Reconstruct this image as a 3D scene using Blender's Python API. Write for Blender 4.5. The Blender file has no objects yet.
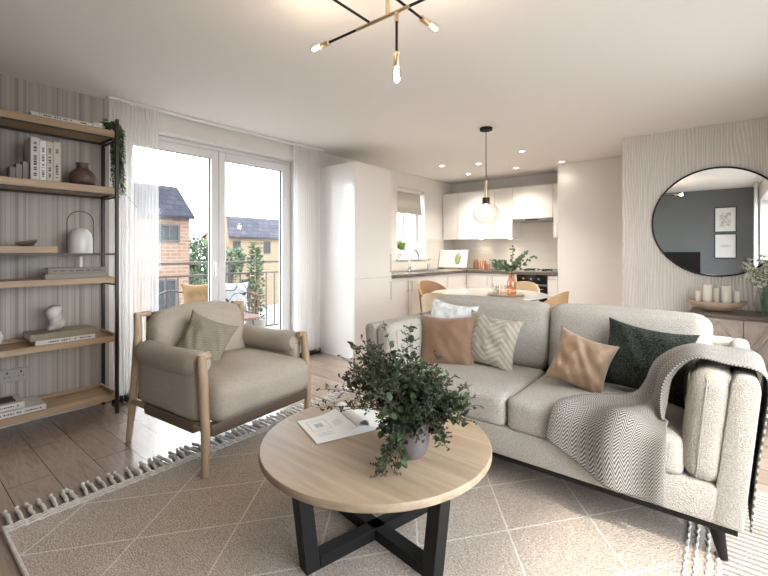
import bpy, bmesh, math, random
from mathutils import Vector, Matrix, Euler, noise
PI = math.pi
S = bpy.context.scene
COL = S.collection

# ---------------------------------------------------------------- camera
cam = bpy.data.cameras.new('camera')
cam.sensor_width = 36.0
cam.lens = 36.0 * 418 / 768
cam.shift_y = -37 / 768
cam.clip_start = 0.02
camo = bpy.data.objects.new('camera', cam)
camo.location = (0, 0, 1.2)
camo.rotation_euler = (PI / 2, 0, math.radians(39.125))
COL.objects.link(camo)
S.camera = camo

# ---------------------------------------------------------------- world, sun, exposure
S.view_settings.view_transform = 'Standard'
S.view_settings.look = 'None'
S.view_settings.gamma = 1
S.view_settings.exposure = 0.93
W = bpy.data.worlds.new('sky')
S.world = W
W.use_nodes = True
nt = W.node_tree
nt.nodes.clear()
wo = nt.nodes.new('ShaderNodeOutputWorld')
bg = nt.nodes.new('ShaderNodeBackground')
tc = nt.nodes.new('ShaderNodeTexCoord')
ns = nt.nodes.new('ShaderNodeTexNoise')
ns.inputs['Scale'].default_value = 3.0
ns.inputs['Detail'].default_value = 6
rp = nt.nodes.new('ShaderNodeValToRGB')
rp.color_ramp.elements[0].position = 0.38
rp.color_ramp.elements[0].color = (0.74, 0.84, 0.97, 1)
rp.color_ramp.elements[1].position = 0.62
rp.color_ramp.elements[1].color = (1.0, 0.985, 0.965, 1)
nt.links.new(tc.outputs['Generated'], ns.inputs['Vector'])
nt.links.new(ns.outputs['Fac'], rp.inputs['Fac'])
nt.links.new(rp.outputs['Color'], bg.inputs['Color'])
bg.inputs['Strength'].default_value = 5.5
nt.links.new(bg.outputs[0], wo.inputs['Surface'])


def lamp(name, kind, loc, energy, color=(1, 1, 1), rot=(0, 0, 0), **kw):
    d = bpy.data.lights.new(name, kind)
    d.energy = energy
    d.color = color
    for k, v in kw.items():
        setattr(d, k, v)
    o = bpy.data.objects.new(name, d)
    o.location = loc
    o.rotation_euler = rot
    COL.objects.link(o)
    return o


sun = lamp('sun', 'SUN', (4, -4, 6), 1.8, (1.0, 0.93, 0.82), angle=math.radians(4))
sun.rotation_euler = Vector((-0.5, 0.35, -0.75)).to_track_quat('-Z', 'Y').to_euler()
# daylight portals fitted to the window openings
def portal(name, loc, rot, sx, sy):
    o = lamp(name, 'AREA', loc, 1, rot=rot, shape='RECTANGLE', size=sx, size_y=sy)
    o.data.cycles.is_portal = True
portal('portal_patio', (-4.10, 2.2, 1.12), (0, -PI / 2, 0), 2.3, 1.85)
portal('portal_kitchen', (-4.06, 5.36, 1.63), (0, -PI / 2, 0), 1.1, 0.75)
portal('portal_fill_window', (0.80, 1.95, 1.12), (0, PI / 2, 0), 2.0, 3.7)  # opening of the window added on the right

# ---------------------------------------------------------------- materials
def nodes(name):
    m = bpy.data.materials.new(name)
    m.use_nodes = True
    t = m.node_tree
    b = t.nodes['Principled BSDF']
    return m, t, b


def c4(c):
    return (c[0], c[1], c[2], 1)


def N(t, kind, **kw):
    n = t.nodes.new(kind)
    for k, v in kw.items():
        if k in n.inputs.keys():
            n.inputs[k].default_value = v
        else:
            setattr(n, k, v)
    return n


def mat(name, col, rough=0.5, metal=0.0, var=0.0, vscale=8, bump=0.0, bscale=60, emit=None, estr=0, coat=0, sheen=0, spec=0.5):
    m, t, b = nodes(name)
    b.inputs['Roughness'].default_value = rough
    b.inputs['Metallic'].default_value = metal
    b.inputs['Base Color'].default_value = c4(col)
    b.inputs['Specular IOR Level'].default_value = spec
    if coat:
        b.inputs['Coat Weight'].default_value = coat
        b.inputs['Coat Roughness'].default_value = 0.1
    if sheen:
        b.inputs['Sheen Weight'].default_value = sheen
    if emit:
        b.inputs['Emission Color'].default_value = c4(emit)
        b.inputs['Emission Strength'].default_value = estr
    tcn = N(t, 'ShaderNodeTexCoord')
    if var:
        n = N(t, 'ShaderNodeTexNoise', Scale=vscale, Detail=5.0)
        r = N(t, 'ShaderNodeValToRGB')
        r.color_ramp.elements[0].position = 0.3
        r.color_ramp.elements[1].position = 0.7
        r.color_ramp.elements[0].color = c4([max(0, x * (1 - var)) for x in col])
        r.color_ramp.elements[1].color = c4([min(1, x * (1 + var)) for x in col])
        t.links.new(tcn.outputs['Object'], n.inputs['Vector'])
        t.links.new(n.outputs['Fac'], r.inputs['Fac'])
        t.links.new(r.outputs['Color'], b.inputs['Base Color'])
    if bump:
        n = N(t, 'ShaderNodeTexNoise', Scale=bscale, Detail=3.0)
        bp = N(t, 'ShaderNodeBump', Strength=bump, Distance=0.01)
        t.links.new(tcn.outputs['Object'], n.inputs['Vector'])
        t.links.new(n.outputs['Fac'], bp.inputs['Height'])
        t.links.new(bp.outputs['Normal'], b.inputs['Normal'])
    return m


def wood(name, c1, c2, axis='x', scale=6, rough=0.45, stretch=14):
    m, t, b = nodes(name)
    tcn = N(t, 'ShaderNodeTexCoord')
    mp = N(t, 'ShaderNodeMapping')
    sc = [stretch, stretch, stretch]
    sc['xyz'.index(axis)] = 1.0
    mp.inputs['Scale'].default_value = sc
    n = N(t, 'ShaderNodeTexNoise', Scale=scale / 4, Detail=6.0, Distortion=0.6)
    r = N(t, 'ShaderNodeValToRGB')
    r.color_ramp.elements[0].position = 0.32
    r.color_ramp.elements[1].position = 0.68
    r.color_ramp.elements[0].color = c4(c1)
    r.color_ramp.elements[1].color = c4(c2)
    bp = N(t, 'ShaderNodeBump', Strength=0.12, Distance=0.004)
    L = t.links.new
    L(tcn.outputs['Object'], mp.inputs['Vector'])
    L(mp.outputs[0], n.inputs['Vector'])
    L(n.outputs['Fac'], r.inputs['Fac'])
    L(r.outputs['Color'], b.inputs['Base Color'])
    L(n.outputs['Fac'], bp.inputs['Height'])
    L(bp.outputs['Normal'], b.inputs['Normal'])
    b.inputs['Roughness'].default_value = rough
    return m


def fabric(name, col, wscale=260, var=0.12, bump=0.5, rough=0.95, big=0.04, vscale=None, sheen=0.0, crev=0.0):
    """woven cloth: fine crossing threads plus a soft tone variation"""
    m, t, b = nodes(name)
    L = t.links.new
    tcn = N(t, 'ShaderNodeTexCoord')
    v = N(t, 'ShaderNodeTexVoronoi', Scale=wscale)
    n = N(t, 'ShaderNodeTexNoise', Scale=vscale or wscale * 0.5, Detail=3.0)
    n2 = N(t, 'ShaderNodeTexNoise', Scale=7.0, Detail=2.0)
    r = N(t, 'ShaderNodeValToRGB')
    r.color_ramp.elements[0].position = 0.35
    r.color_ramp.elements[1].position = 0.65
    r.color_ramp.elements[0].color = c4([x * (1 - var) for x in col])
    r.color_ramp.elements[1].color = c4([min(1, x * (1 + var)) for x in col])
    mx = N(t, 'ShaderNodeMixRGB', blend_type='MULTIPLY', Fac=1.0)
    r2 = N(t, 'ShaderNodeValToRGB')
    r2.color_ramp.elements[0].color = c4([1 - 2 * big] * 3)
    r2.color_ramp.elements[1].color = (1, 1, 1, 1)
    bp = N(t, 'ShaderNodeBump', Strength=bump, Distance=0.003)
    for q in (v, n, n2):
        L(tcn.outputs['Object'], q.inputs['Vector'])
    L(n.outputs['Fac'], r.inputs['Fac'])
    L(n2.outputs['Fac'], r2.inputs['Fac'])
    L(r.outputs['Color'], mx.inputs['Color1'])
    L(r2.outputs['Color'], mx.inputs['Color2'])
    L(mx.outputs[0], b.inputs['Base Color'])
    if crev:
        vr = ramp(t, v.outputs['Distance'], [(0.15, (1, 1, 1)), (0.7, (1 - crev, 1 - crev, 1 - crev))])
        m3 = N(t, 'ShaderNodeMixRGB', blend_type='MULTIPLY', Fac=1.0)
        L(mx.outputs[0], m3.inputs['Color1'])
        L(vr.outputs['Color'], m3.inputs['Color2'])
        L(m3.outputs[0], b.inputs['Base Color'])
        bp.invert = True
    L(v.outputs['Distance'], bp.inputs['Height'])
    L(bp.outputs['Normal'], b.inputs['Normal'])
    b.inputs['Roughness'].default_value = rough
    b.inputs['Sheen Weight'].default_value = sheen
    b.inputs['Specular IOR Level'].default_value = 0.2
    return m


def math_(t, op, a, b=None, c=None):
    n = t.nodes.new('ShaderNodeMath')
    n.operation = op
    for i, x in enumerate((a, b, c)):
        if x is None:
            continue
        if isinstance(x, (int, float)):
            n.inputs[i].default_value = x
        else:
            t.links.new(x, n.inputs[i])
    return n.outputs[0]


def glass(name, tint=(1, 1, 1), fac=0.08, rough=0.0, fmax=0.55):
    m = bpy.data.materials.new(name)
    m.use_nodes = True
    t = m.node_tree
    t.nodes.clear()
    o = N(t, 'ShaderNodeOutputMaterial')
    tr = N(t, 'ShaderNodeBsdfTransparent', Color=c4(tint))
    gl = N(t, 'ShaderNodeBsdfGlossy', Roughness=rough)
    lw = N(t, 'ShaderNodeLayerWeight', Blend=fac + 0.1)
    mr = N(t, 'ShaderNodeMapRange')
    mr.inputs['To Min'].default_value = fac * 0.4
    mr.inputs['To Max'].default_value = fmax
    mx = N(t, 'ShaderNodeMixShader')
    L = t.links.new
    L(lw.outputs['Facing'], mr.inputs['Value'])
    L(mr.outputs[0], mx.inputs[0])
    L(tr.outputs[0], mx.inputs[1])
    L(gl.outputs[0], mx.inputs[2])
    L(mx.outputs[0], o.inputs[0])
    return m


def sheer(name, col, op=0.5):
    m = bpy.data.materials.new(name)
    m.use_nodes = True
    t = m.node_tree
    t.nodes.clear()
    o = N(t, 'ShaderNodeOutputMaterial')
    tr = N(t, 'ShaderNodeBsdfTransparent')
    tl = N(t, 'ShaderNodeBsdfTranslucent', Color=c4(col))
    df = N(t, 'ShaderNodeBsdfDiffuse', Color=c4(col))
    m1 = N(t, 'ShaderNodeMixShader')
    m1.inputs[0].default_value = 0.5
    m2 = N(t, 'ShaderNodeMixShader')
    m2.inputs[0].default_value = op
    L = t.links.new
    L(tl.outputs[0], m1.inputs[1])
    L(df.outputs[0], m1.inputs[2])
    L(tr.outputs[0], m2.inputs[1])
    L(m1.outputs[0], m2.inputs[2])
    L(m2.outputs[0], o.inputs[0])
    return m


def pos_xyz(t):
    g = N(t, 'ShaderNodeNewGeometry')
    s = N(t, 'ShaderNodeSeparateXYZ')
    t.links.new(g.outputs['Position'], s.inputs[0])
    return g, s


def ramp(t, fac, stops):
    r = N(t, 'ShaderNodeValToRGB')
    e = r.color_ramp.elements
    e[0].position, e[0].color = stops[0][0], c4(stops[0][1])
    e[1].position, e[1].color = stops[-1][0], c4(stops[-1][1])
    for p, c in stops[1:-1]:
        k = e.new(p)
        k.color = c4(c)
    t.links.new(fac, r.inputs['Fac'])
    return r


def floor_mat():
    m, t, b = nodes('oak_plank_floor')
    L = t.links.new
    g, s = pos_xyz(t)
    mp = N(t, 'ShaderNodeMapping')
    mp.inputs['Location'].default_value = (0.3, -0.62 + 0.19 * 10, 0)
    L(g.outputs['Position'], mp.inputs['Vector'])
    br = N(t, 'ShaderNodeTexBrick')
    br.inputs['Scale'].default_value = 1
    br.inputs['Brick Width'].default_value = 1.25
    br.inputs['Row Height'].default_value = 0.19
    br.inputs['Mortar Size'].default_value = 0.0022
    br.inputs['Mortar Smooth'].default_value = 0.1
    br.offset = 0.37
    br.inputs['Color1'].default_value = (0.31, 0.225, 0.17, 1)
    br.inputs['Color2'].default_value = (0.40, 0.305, 0.24, 1)
    br.inputs['Mortar'].default_value = (0.08, 0.055, 0.04, 1)
    L(mp.outputs[0], br.inputs['Vector'])
    m2 = N(t, 'ShaderNodeMapping')
    m2.inputs['Scale'].default_value = (1.2, 9, 1)
    L(g.outputs['Position'], m2.inputs['Vector'])
    n = N(t, 'ShaderNodeTexNoise', Scale=2.2, Detail=7.0, Distortion=1.6)
    L(m2.outputs[0], n.inputs['Vector'])
    r = ramp(t, n.outputs['Fac'], [(0.3, (0.72, 0.70, 0.68)), (0.5, (1, 1, 1)), (0.62, (0.85, 0.83, 0.82)), (0.75, (1.1, 1.1, 1.1))])
    mx = N(t, 'ShaderNodeMixRGB', blend_type='MULTIPLY', Fac=1.0)
    L(br.outputs['Color'], mx.inputs['Color1'])
    L(r.outputs['Color'], mx.inputs['Color2'])
    L(mx.outputs[0], b.inputs['Base Color'])
    h = math_(t, 'ADD', math_(t, 'MULTIPLY', br.outputs['Fac'], -1.0), math_(t, 'MULTIPLY', n.outputs['Fac'], 0.25))
    bp = N(t, 'ShaderNodeBump', Strength=0.25, Distance=0.004)
    L(h, bp.inputs['Height'])
    L(bp.outputs['Normal'], b.inputs['Normal'])
    b.inputs['Roughness'].default_value = 0.27
    b.inputs['Coat Weight'].default_value = 0.35
    b.inputs['Coat Roughness'].default_value = 0.22
    return m


def stripe_wall_mat():
    """wallpaper with narrow uneven vertical stripes"""
    m, t, b = nodes('striped_wallpaper')
    L = t.links.new
    g, s = pos_xyz(t)
    n = N(t, 'ShaderNodeTexNoise', noise_dimensions='1D', Scale=26.0, Detail=2.0, Roughness=0.8)
    L(s.outputs['Y'], n.inputs['W'])
    w = math_(t, 'FRACT', math_(t, 'MULTIPLY', s.outputs['Y'], 38.0))
    k = math_(t, 'LESS_THAN', w, 0.22)
    f = math_(t, 'SUBTRACT', n.outputs['Fac'], math_(t, 'MULTIPLY', k, 0.12))
    r = ramp(t, f, [(0.30, (0.32, 0.28, 0.25)), (0.46, (0.42, 0.38, 0.345)), (0.58, (0.48, 0.445, 0.41))])
    L(r.outputs['Color'], b.inputs['Base Color'])
    bp = N(t, 'ShaderNodeBump', Strength=0.3, Distance=0.004)
    L(f, bp.inputs['Height'])
    L(bp.outputs['Normal'], b.inputs['Normal'])
    b.inputs['Roughness'].default_value = 0.8
    return m


def ripple_wall_mat():
    """off white wall with raised wavy vertical reeds"""
    m, t, b = nodes('rippled_wallpaper')
    L = t.links.new
    g, s = pos_xyz(t)
    mp = N(t, 'ShaderNodeMapping')
    mp.inputs['Scale'].default_value = (3.0, 3.0, 0.9)
    L(g.outputs['Position'], mp.inputs['Vector'])
    n = N(t, 'ShaderNodeTexNoise', Scale=1.3, Detail=1.0)
    L(mp.outputs[0], n.inputs['Vector'])
    ph = math_(t, 'ADD', math_(t, 'MULTIPLY', s.outputs['X'], 260.0), math_(t, 'MULTIPLY', n.outputs['Fac'], 34.0))
    sn = math_(t, 'SINE', ph)
    amp = N(t, 'ShaderNodeTexNoise', Scale=2.5, Detail=3.0)
    L(g.outputs['Position'], amp.inputs['Vector'])
    h = math_(t, 'MULTIPLY', sn, math_(t, 'ADD', amp.outputs['Fac'], 0.2))
    fine = N(t, 'ShaderNodeTexNoise', Scale=90.0, Detail=2.0)
    L(g.outputs['Position'], fine.inputs['Vector'])
    h2 = math_(t, 'ADD', h, math_(t, 'MULTIPLY', fine.outputs['Fac'], 0.8))
    bp = N(t, 'ShaderNodeBump', Strength=0.6, Distance=0.006)
    L(h2, bp.inputs['Height'])
    L(bp.outputs['Normal'], b.inputs['Normal'])
    r = ramp(t, math_(t, 'ADD', math_(t, 'MULTIPLY', h, 0.45), 0.5), [(0.1, (0.66, 0.62, 0.57)), (0.9, (0.82, 0.78, 0.73))])
    L(r.outputs['Color'], b.inputs['Base Color'])
    b.inputs['Roughness'].default_value = 0.75
    return m


def rug_mat():
    m, t, b = nodes('flatweave_rug')
    L = t.links.new
    g, s = pos_xyz(t)
    x, y = s.outputs['X'], s.outputs['Y']
    wob = N(t, 'ShaderNodeTexNoise', Scale=40.0, Detail=1.0)
    L(g.outputs['Position'], wob.inputs['Vector'])
    wb = math_(t, 'MULTIPLY', wob.outputs['Fac'], 0.012)

    def lines(sign, off, per):
        k = math_(t, 'ADD', y, math_(t, 'MULTIPLY', x, 1.33 * sign))
        k = math_(t, 'ADD', math_(t, 'ADD', k, off), wb)
        k = math_(t, 'FRACT', math_(t, 'DIVIDE', k, per))
        k = math_(t, 'ABSOLUTE', math_(t, 'SUBTRACT', k, 0.5))
        return math_(t, 'GREATER_THAN', k, 0.5 - 0.0065 / per)
    ln = math_(t, 'MAXIMUM', lines(-1, -2.67 + 5.4, 0.54), lines(1, -0.77 + 6.45, 0.645))
    inside = math_(t, 'MULTIPLY', math_(t, 'GREATER_THAN', x, -2.34), math_(t, 'LESS_THAN', x, -0.14))
    ln = math_(t, 'MULTIPLY', ln, inside)
    # bold bands across the near end
    band = math_(t, 'GREATER_THAN', x, -0.005)
    wv = math_(t, 'GREATER_THAN', math_(t, 'SINE', math_(t, 'MULTIPLY', y, 2 * PI / 0.034)), 0.1)
    st = math_(t, 'MULTIPLY', band, wv)
    # weave
    v = N(t, 'ShaderNodeTexVoronoi', Scale=105.0)
    mpv = N(t, 'ShaderNodeMapping')
    mpv.inputs['Scale'].default_value = (1, 1.7, 1)
    L(g.outputs['Position'], mpv.inputs['Vector'])
    L(mpv.outputs[0], v.inputs['Vector'])
    n = N(t, 'ShaderNodeTexNoise', Scale=120.0, Detail=3.0)
    L(mpv.outputs[0], n.inputs['Vector'])
    base = ramp(t, n.outputs['Fac'], [(0.3, (0.48, 0.395, 0.32)), (0.55, (0.66, 0.56, 0.47)), (0.72, (0.76, 0.67, 0.58))])
    big = N(t, 'ShaderNodeTexNoise', Scale=3.0, Detail=3.0)
    L(g.outputs['Position'], big.inputs['Vector'])
    mxa = N(t, 'ShaderNodeMixRGB', blend_type='MULTIPLY', Fac=1.0)
    L(base.outputs['Color'], mxa.inputs['Color1'])
    rr = ramp(t, big.outputs['Fac'], [(0.3, (0.9, 0.9, 0.9)), (0.7, (1, 1, 1))])
    vc = ramp(t, v.outputs['Distance'], [(0.1, (1, 1, 1)), (0.75, (0.72, 0.70, 0.68))])
    mxv = N(t, 'ShaderNodeMixRGB', blend_type='MULTIPLY', Fac=1.0)
    L(rr.outputs['Color'], mxv.inputs['Color1'])
    L(vc.outputs['Color'], mxv.inputs['Color2'])
    L(mxv.outputs[0], mxa.inputs['Color2'])
    mx = N(t, 'ShaderNodeMixRGB', Color2=(0.82, 0.76, 0.70, 1))
    L(math_(t, 'MULTIPLY', ln, 0.6), mx.inputs['Fac'])
    L(mxa.outputs[0], mx.inputs['Color1'])
    mb = N(t, 'ShaderNodeMixRGB', Color2=(0.26, 0.22, 0.19, 1))
    L(st, mb.inputs['Fac'])
    L(mx.outputs[0], mb.inputs['Color1'])
    L(mb.outputs[0], b.inputs['Base Color'])
    h = math_(t, 'SUBTRACT', math_(t, 'ADD', math_(t, 'MULTIPLY', ln, 0.9), v.outputs['Distance']), math_(t, 'MULTIPLY', st, 0.8))
    bp = N(t, 'ShaderNodeBump', Strength=0.7, Distance=0.006)
    L(h, bp.inputs['Height'])
    L(bp.outputs['Normal'], b.inputs['Normal'])
    b.inputs['Roughness'].default_value = 0.95
    b.inputs['Specular IOR Level'].default_value = 0.15
    return m


def herringbone_mat(name, ca, cb, K=60, M=16, amp=0.5, uvx=1.0, uvy=1.0):
    m, t, b = nodes(name)
    L = t.links.new
    tcn = N(t, 'ShaderNodeTexCoord')
    s = N(t, 'ShaderNodeSeparateXYZ')
    L(tcn.outputs['UV'], s.inputs[0])
    fu = math_(t, 'FRACT', math_(t, 'MULTIPLY', s.outputs['X'], M * uvx))
    z = math_(t, 'ABSOLUTE', math_(t, 'SUBTRACT', fu, 0.5))
    k = math_(t, 'ADD', math_(t, 'MULTIPLY', s.outputs['Y'], K * uvy), math_(t, 'MULTIPLY', z, amp * 4))
    w = math_(t, 'FRACT', k)
    w = math_(t, 'ABSOLUTE', math_(t, 'SUBTRACT', w, 0.5))
    r = ramp(t, w, [(0.2, ca), (0.3, cb)])
    L(r.outputs['Color'], b.inputs['Base Color'])
    bp = N(t, 'ShaderNodeBump', Strength=0.3, Distance=0.003)
    L(w, bp.inputs['Height'])
    L(bp.outputs['Normal'], b.inputs['Normal'])
    b.inputs['Roughness'].default_value = 0.95
    b.inputs['Specular IOR Level'].default_value = 0.1
    return m


def brick_mat(name, c1, c2, mortar, bw=0.23, rh=0.075, ms=0.008, rough=0.9, planar='yz', bump=0.3):
    m, t, b = nodes(name)
    L = t.links.new
    g, s = pos_xyz(t)
    cb = N(t, 'ShaderNodeCombineXYZ')
    L(s.outputs[planar[0].upper()], cb.inputs[0])
    L(s.outputs[planar[1].upper()], cb.inputs[1])
    br = N(t, 'ShaderNodeTexBrick')
    br.inputs['Scale'].default_value = 1
    br.inputs['Brick Width'].default_value = bw
    br.inputs['Row Height'].default_value = rh
    br.inputs['Mortar Size'].default_value = ms
    br.inputs['Color1'].default_value = c4(c1)
    br.inputs['Color2'].default_value = c4(c2)
    br.inputs['Mortar'].default_value = c4(mortar)
    L(cb.outputs[0], br.inputs['Vector'])
    L(br.outputs['Color'], b.inputs['Base Color'])
    bp = N(t, 'ShaderNodeBump', Strength=bump, Distance=0.004)
    bp.invert = True
    L(br.outputs['Fac'], bp.inputs['Height'])
    L(bp.outputs['Normal'], b.inputs['Normal'])
    b.inputs['Roughness'].default_value = rough
    if rough > 0.5:
        b.inputs['Specular IOR Level'].default_value = 0.15
    return m


M = {}
M['ceiling'] = mat('ceiling_paint', (0.87, 0.84, 0.81), 0.85)
M['wall'] = mat('wall_paint', (0.78, 0.75, 0.72), 0.75)
M['wall_white'] = mat('white_wall_paint', (0.80, 0.775, 0.75), 0.7)
M['bluegrey'] = mat('blue_grey_paint', (0.125, 0.137, 0.142), 0.7)
M['trim'] = mat('white_trim', (0.82, 0.81, 0.80), 0.4)
M['upvc'] = mat('white_frame', (0.80, 0.79, 0.79), 0.3)
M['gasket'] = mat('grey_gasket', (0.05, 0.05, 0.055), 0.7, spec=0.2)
M['floor'] = floor_mat()
M['stripe'] = stripe_wall_mat()
M['ripple'] = ripple_wall_mat()
M['rug'] = rug_mat()
M['tassel'] = mat('cream_cord', (0.66, 0.61, 0.55), 0.95, var=0.15, vscale=60, bump=0.6, bscale=200)
M['cab'] = mat('gloss_white_cabinet', (0.84, 0.815, 0.785), 0.14, coat=0.4)
M['worktop'] = mat('dark_stone_worktop', (0.13, 0.115, 0.10), 0.25, var=0.4, vscale=60)
M['tile'] = brick_mat('cream_tiles', (0.74, 0.70, 0.64), (0.76, 0.72, 0.66), (0.64, 0.61, 0.56), 0.6, 0.15, 0.003, 0.15, 'xz')
M['tile_y'] = brick_mat('cream_tiles_side', (0.74, 0.70, 0.64), (0.76, 0.72, 0.66), (0.64, 0.61, 0.56), 0.6, 0.15, 0.003, 0.15, 'yz')
M['oak_y'] = wood('oak_board', (0.30, 0.20, 0.115), (0.44, 0.31, 0.19), 'y')
M['oak_x'] = wood('oak_top', (0.29, 0.205, 0.13), (0.43, 0.32, 0.215), 'x', scale=7, rough=0.5)
M['oak_z'] = wood('oak_leg', (0.34, 0.235, 0.14), (0.47, 0.34, 0.22), 'z')
M['oak_edge'] = wood('oak_edge', (0.30, 0.21, 0.14), (0.38, 0.28, 0.19), 'x', scale=7)
M['black'] = mat('black_metal', (0.010, 0.009, 0.009), 0.6, spec=0.3)
M['darkmetal'] = mat('dark_bronze_metal', (0.035, 0.027, 0.022), 0.4, metal=0.5)
M['blackwood'] = mat('black_wood', (0.010, 0.009, 0.008), 0.6, bump=0.1, spec=0.25)
M['brass'] = mat('brushed_brass', (0.62, 0.50, 0.33), 0.32, metal=1.0)
M['chrome'] = mat('chrome', (0.60, 0.60, 0.61), 0.16, metal=1.0)
M['steel'] = mat('steel', (0.5, 0.49, 0.48), 0.3, metal=1.0)
M['mirror'] = mat('mirror_silver', (0.93, 0.94, 0.94), 0.004, metal=1.0)
M['sofa'] = fabric('oatmeal_weave', (0.50, 0.458, 0.40), 190, 0.10, 1.0, vscale=200, crev=0.24)
M['seam'] = mat('seam_thread', (0.33, 0.30, 0.27), 0.9)
M['chairfab'] = fabric('taupe_weave', (0.46, 0.40, 0.33), 330, 0.10, 0.4, big=0.06)
M['leather'] = mat('brown_leather', (0.12, 0.08, 0.055), 0.5, bump=0.15, bscale=120)
M['olive'] = herringbone_mat('olive_patterned_cloth', (0.24, 0.21, 0.15), (0.33, 0.295, 0.22), K=20, M=6, amp=0.5)
M['tan'] = fabric('tan_velvet', (0.21, 0.122, 0.072), 500, 0.05, 0.15, rough=0.6, sheen=0.4)
M['satin'] = mat('tan_satin', (0.23, 0.14, 0.077), 0.6, sheen=0.3)
M['green'] = fabric('dark_green_boucle', (0.030, 0.036, 0.028), 150, 0.9, 1.0, vscale=150, sheen=0.0)
M['taupe'] = herringbone_mat('taupe_chevron_cloth', (0.30, 0.265, 0.215), (0.38, 0.34, 0.28), K=9, M=2.0, amp=1.0)
M['palepillow'] = mat('pale_floral_cloth', (0.66, 0.67, 0.66), 0.9, var=0.25, vscale=22)
M['throw'] = herringbone_mat('grey_herringbone', (0.075, 0.068, 0.06), (0.36, 0.335, 0.30), K=115, M=15, amp=0.95)
M['leaf'] = mat('deep_green_leaf', (0.028, 0.038, 0.014), 0.7, var=0.4, vscale=14)
M['leaf2'] = mat('mid_green_leaf', (0.042, 0.068, 0.020), 0.6, var=0.3, vscale=14)
M['leafeu'] = mat('grey_green_leaf', (0.13, 0.20, 0.11), 0.6, var=0.3, vscale=14)
M['leafivy'] = mat('ivy_leaf', (0.05, 0.17, 0.045), 0.5, var=0.4, vscale=30)
M['leaflight'] = mat('fresh_green_leaf', (0.32, 0.45, 0.12), 0.5, var=0.3, vscale=30)
M['stem'] = mat('brown_stem', (0.06, 0.045, 0.025), 0.7)
M['berry'] = mat('dark_berry', (0.018, 0.028, 0.016), 0.5)
M['petal'] = mat('white_petal', (0.86, 0.86, 0.78), 0.7)
M['pot'] = mat('mauve_grey_ceramic', (0.15, 0.125, 0.125), 0.5)
M['clay'] = wood('brown_clay', (0.06, 0.035, 0.025), (0.14, 0.085, 0.06), 'x', rough=0.5)
M['whiteceramic'] = mat('white_ceramic', (0.72, 0.70, 0.68), 0.3)
M['paper'] = mat('page_paper', (0.78, 0.77, 0.75), 0.7)
M['printgrey'] = mat('printed_grey', (0.42, 0.44, 0.44), 0.8)
M['candle'] = mat('ivory_wax', (0.80, 0.76, 0.64), 0.5)
M['bowlwood'] = wood('pale_bowl_wood', (0.42, 0.31, 0.20), (0.55, 0.42, 0.29), 'x')
M['bulbglass'] = mat('warm_bulb', (1, 0.8, 0.5), 0.3, emit=(1.0, 0.72, 0.40), estr=14)
M['spotglow'] = mat('spot_glow', (1, 1, 1), 0.3, emit=(1.0, 0.90, 0.74), estr=9)
M['glass'] = glass('clear_glass', fac=0.05)
M['winglass'] = glass('window_glass', (0.97, 0.985, 0.99), fac=0.04, fmax=0.10)
M['globe'] = glass('globe_glass', (0.97, 0.96, 0.95), fac=0.14)
M['aqua'] = glass('aqua_glass', (0.78, 0.90, 0.88), fac=0.2)
M['amber'] = glass('amber_glass', (0.86, 0.60, 0.44), fac=0.2)
M['sheer'] = sheer('sheer_curtain_cloth', (0.90, 0.88, 0.86), 0.50)
M['blind'] = sheer('linen_blind', (0.62, 0.57, 0.50), 1.0)
M['leafpale'] = mat('pale_green_leaf', (0.30, 0.36, 0.22), 0.7, var=0.3, vscale=20)
M['tantable'] = mat('white_table_gloss', (0.76, 0.74, 0.71), 0.2)
M['shell'] = mat('caramel_leather', (0.42, 0.255, 0.13), 0.5)
M['shellpale'] = mat('cream_leather', (0.62, 0.47, 0.30), 0.5)
M['oven'] = mat('black_glass', (0.012, 0.012, 0.013), 0.08)
M['screen'] = mat('tv_screen', (0.004, 0.004, 0.005), 0.15)
M['stone'] = mat('pale_marbled_stone', (0.50, 0.46, 0.43), 0.5, var=0.35, vscale=18)
M['copper'] = mat('copper', (0.60, 0.30, 0.18), 0.3, metal=0.8)
M['brick1'] = brick_mat('pink_brick', (0.13, 0.078, 0.055), (0.16, 0.10, 0.072), (0.17, 0.14, 0.115), 0.5, 0.16, 0.02)
M['brick2'] = brick_mat('buff_brick', (0.17, 0.118, 0.072), (0.19, 0.137, 0.088), (0.20, 0.17, 0.13), 0.5, 0.16, 0.02)
M['slate'] = brick_mat('blue_slate', (0.016, 0.017, 0.024), (0.024, 0.025, 0.034), (0.010, 0.010, 0.014), 0.4, 0.26, 0.02)
M['slate2'] = brick_mat('grey_slate', (0.035, 0.035, 0.045), (0.055, 0.055, 0.068), (0.02, 0.02, 0.025), 0.5, 0.3, 0.02)
M['rail'] = mat('brown_grey_metal', (0.07, 0.055, 0.05), 0.5)
M['decking'] = mat('pale_paving', (0.30, 0.29, 0.27), 0.8)
M['ground'] = mat('pale_ground', (0.17, 0.155, 0.14), 0.95, var=0.4, vscale=1)
M['treeleaf'] = mat('tree_leaf', (0.085, 0.125, 0.07), 0.8, var=0.5, vscale=3)
M['bark'] = mat('bark', (0.06, 0.045, 0.035), 0.9)
M['darkpane'] = mat('dark_window_pane', (0.03, 0.035, 0.035), 0.5, spec=0.15)
M['ochre'] = fabric('ochre_cushion_cloth', (0.20, 0.125, 0.06), 300, 0.1, 0.3)
M['rattan'] = mat('red_brown_rattan', (0.14, 0.07, 0.05), 0.7)
M['socket'] = mat('grey_socket', (0.38, 0.35, 0.33), 0.4)
M['books_grey'] = mat('grey_book_cloth', (0.24, 0.22, 0.20), 0.8, var=0.1)
M['white_cover'] = mat('white_book_cover', (0.60, 0.57, 0.54), 0.6)
M['cream_cover'] = mat('cream_book_cover', (0.56, 0.50, 0.43), 0.6)
M['taupe_cover'] = mat('taupe_book_cover', (0.27, 0.24, 0.20), 0.7)
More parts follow.
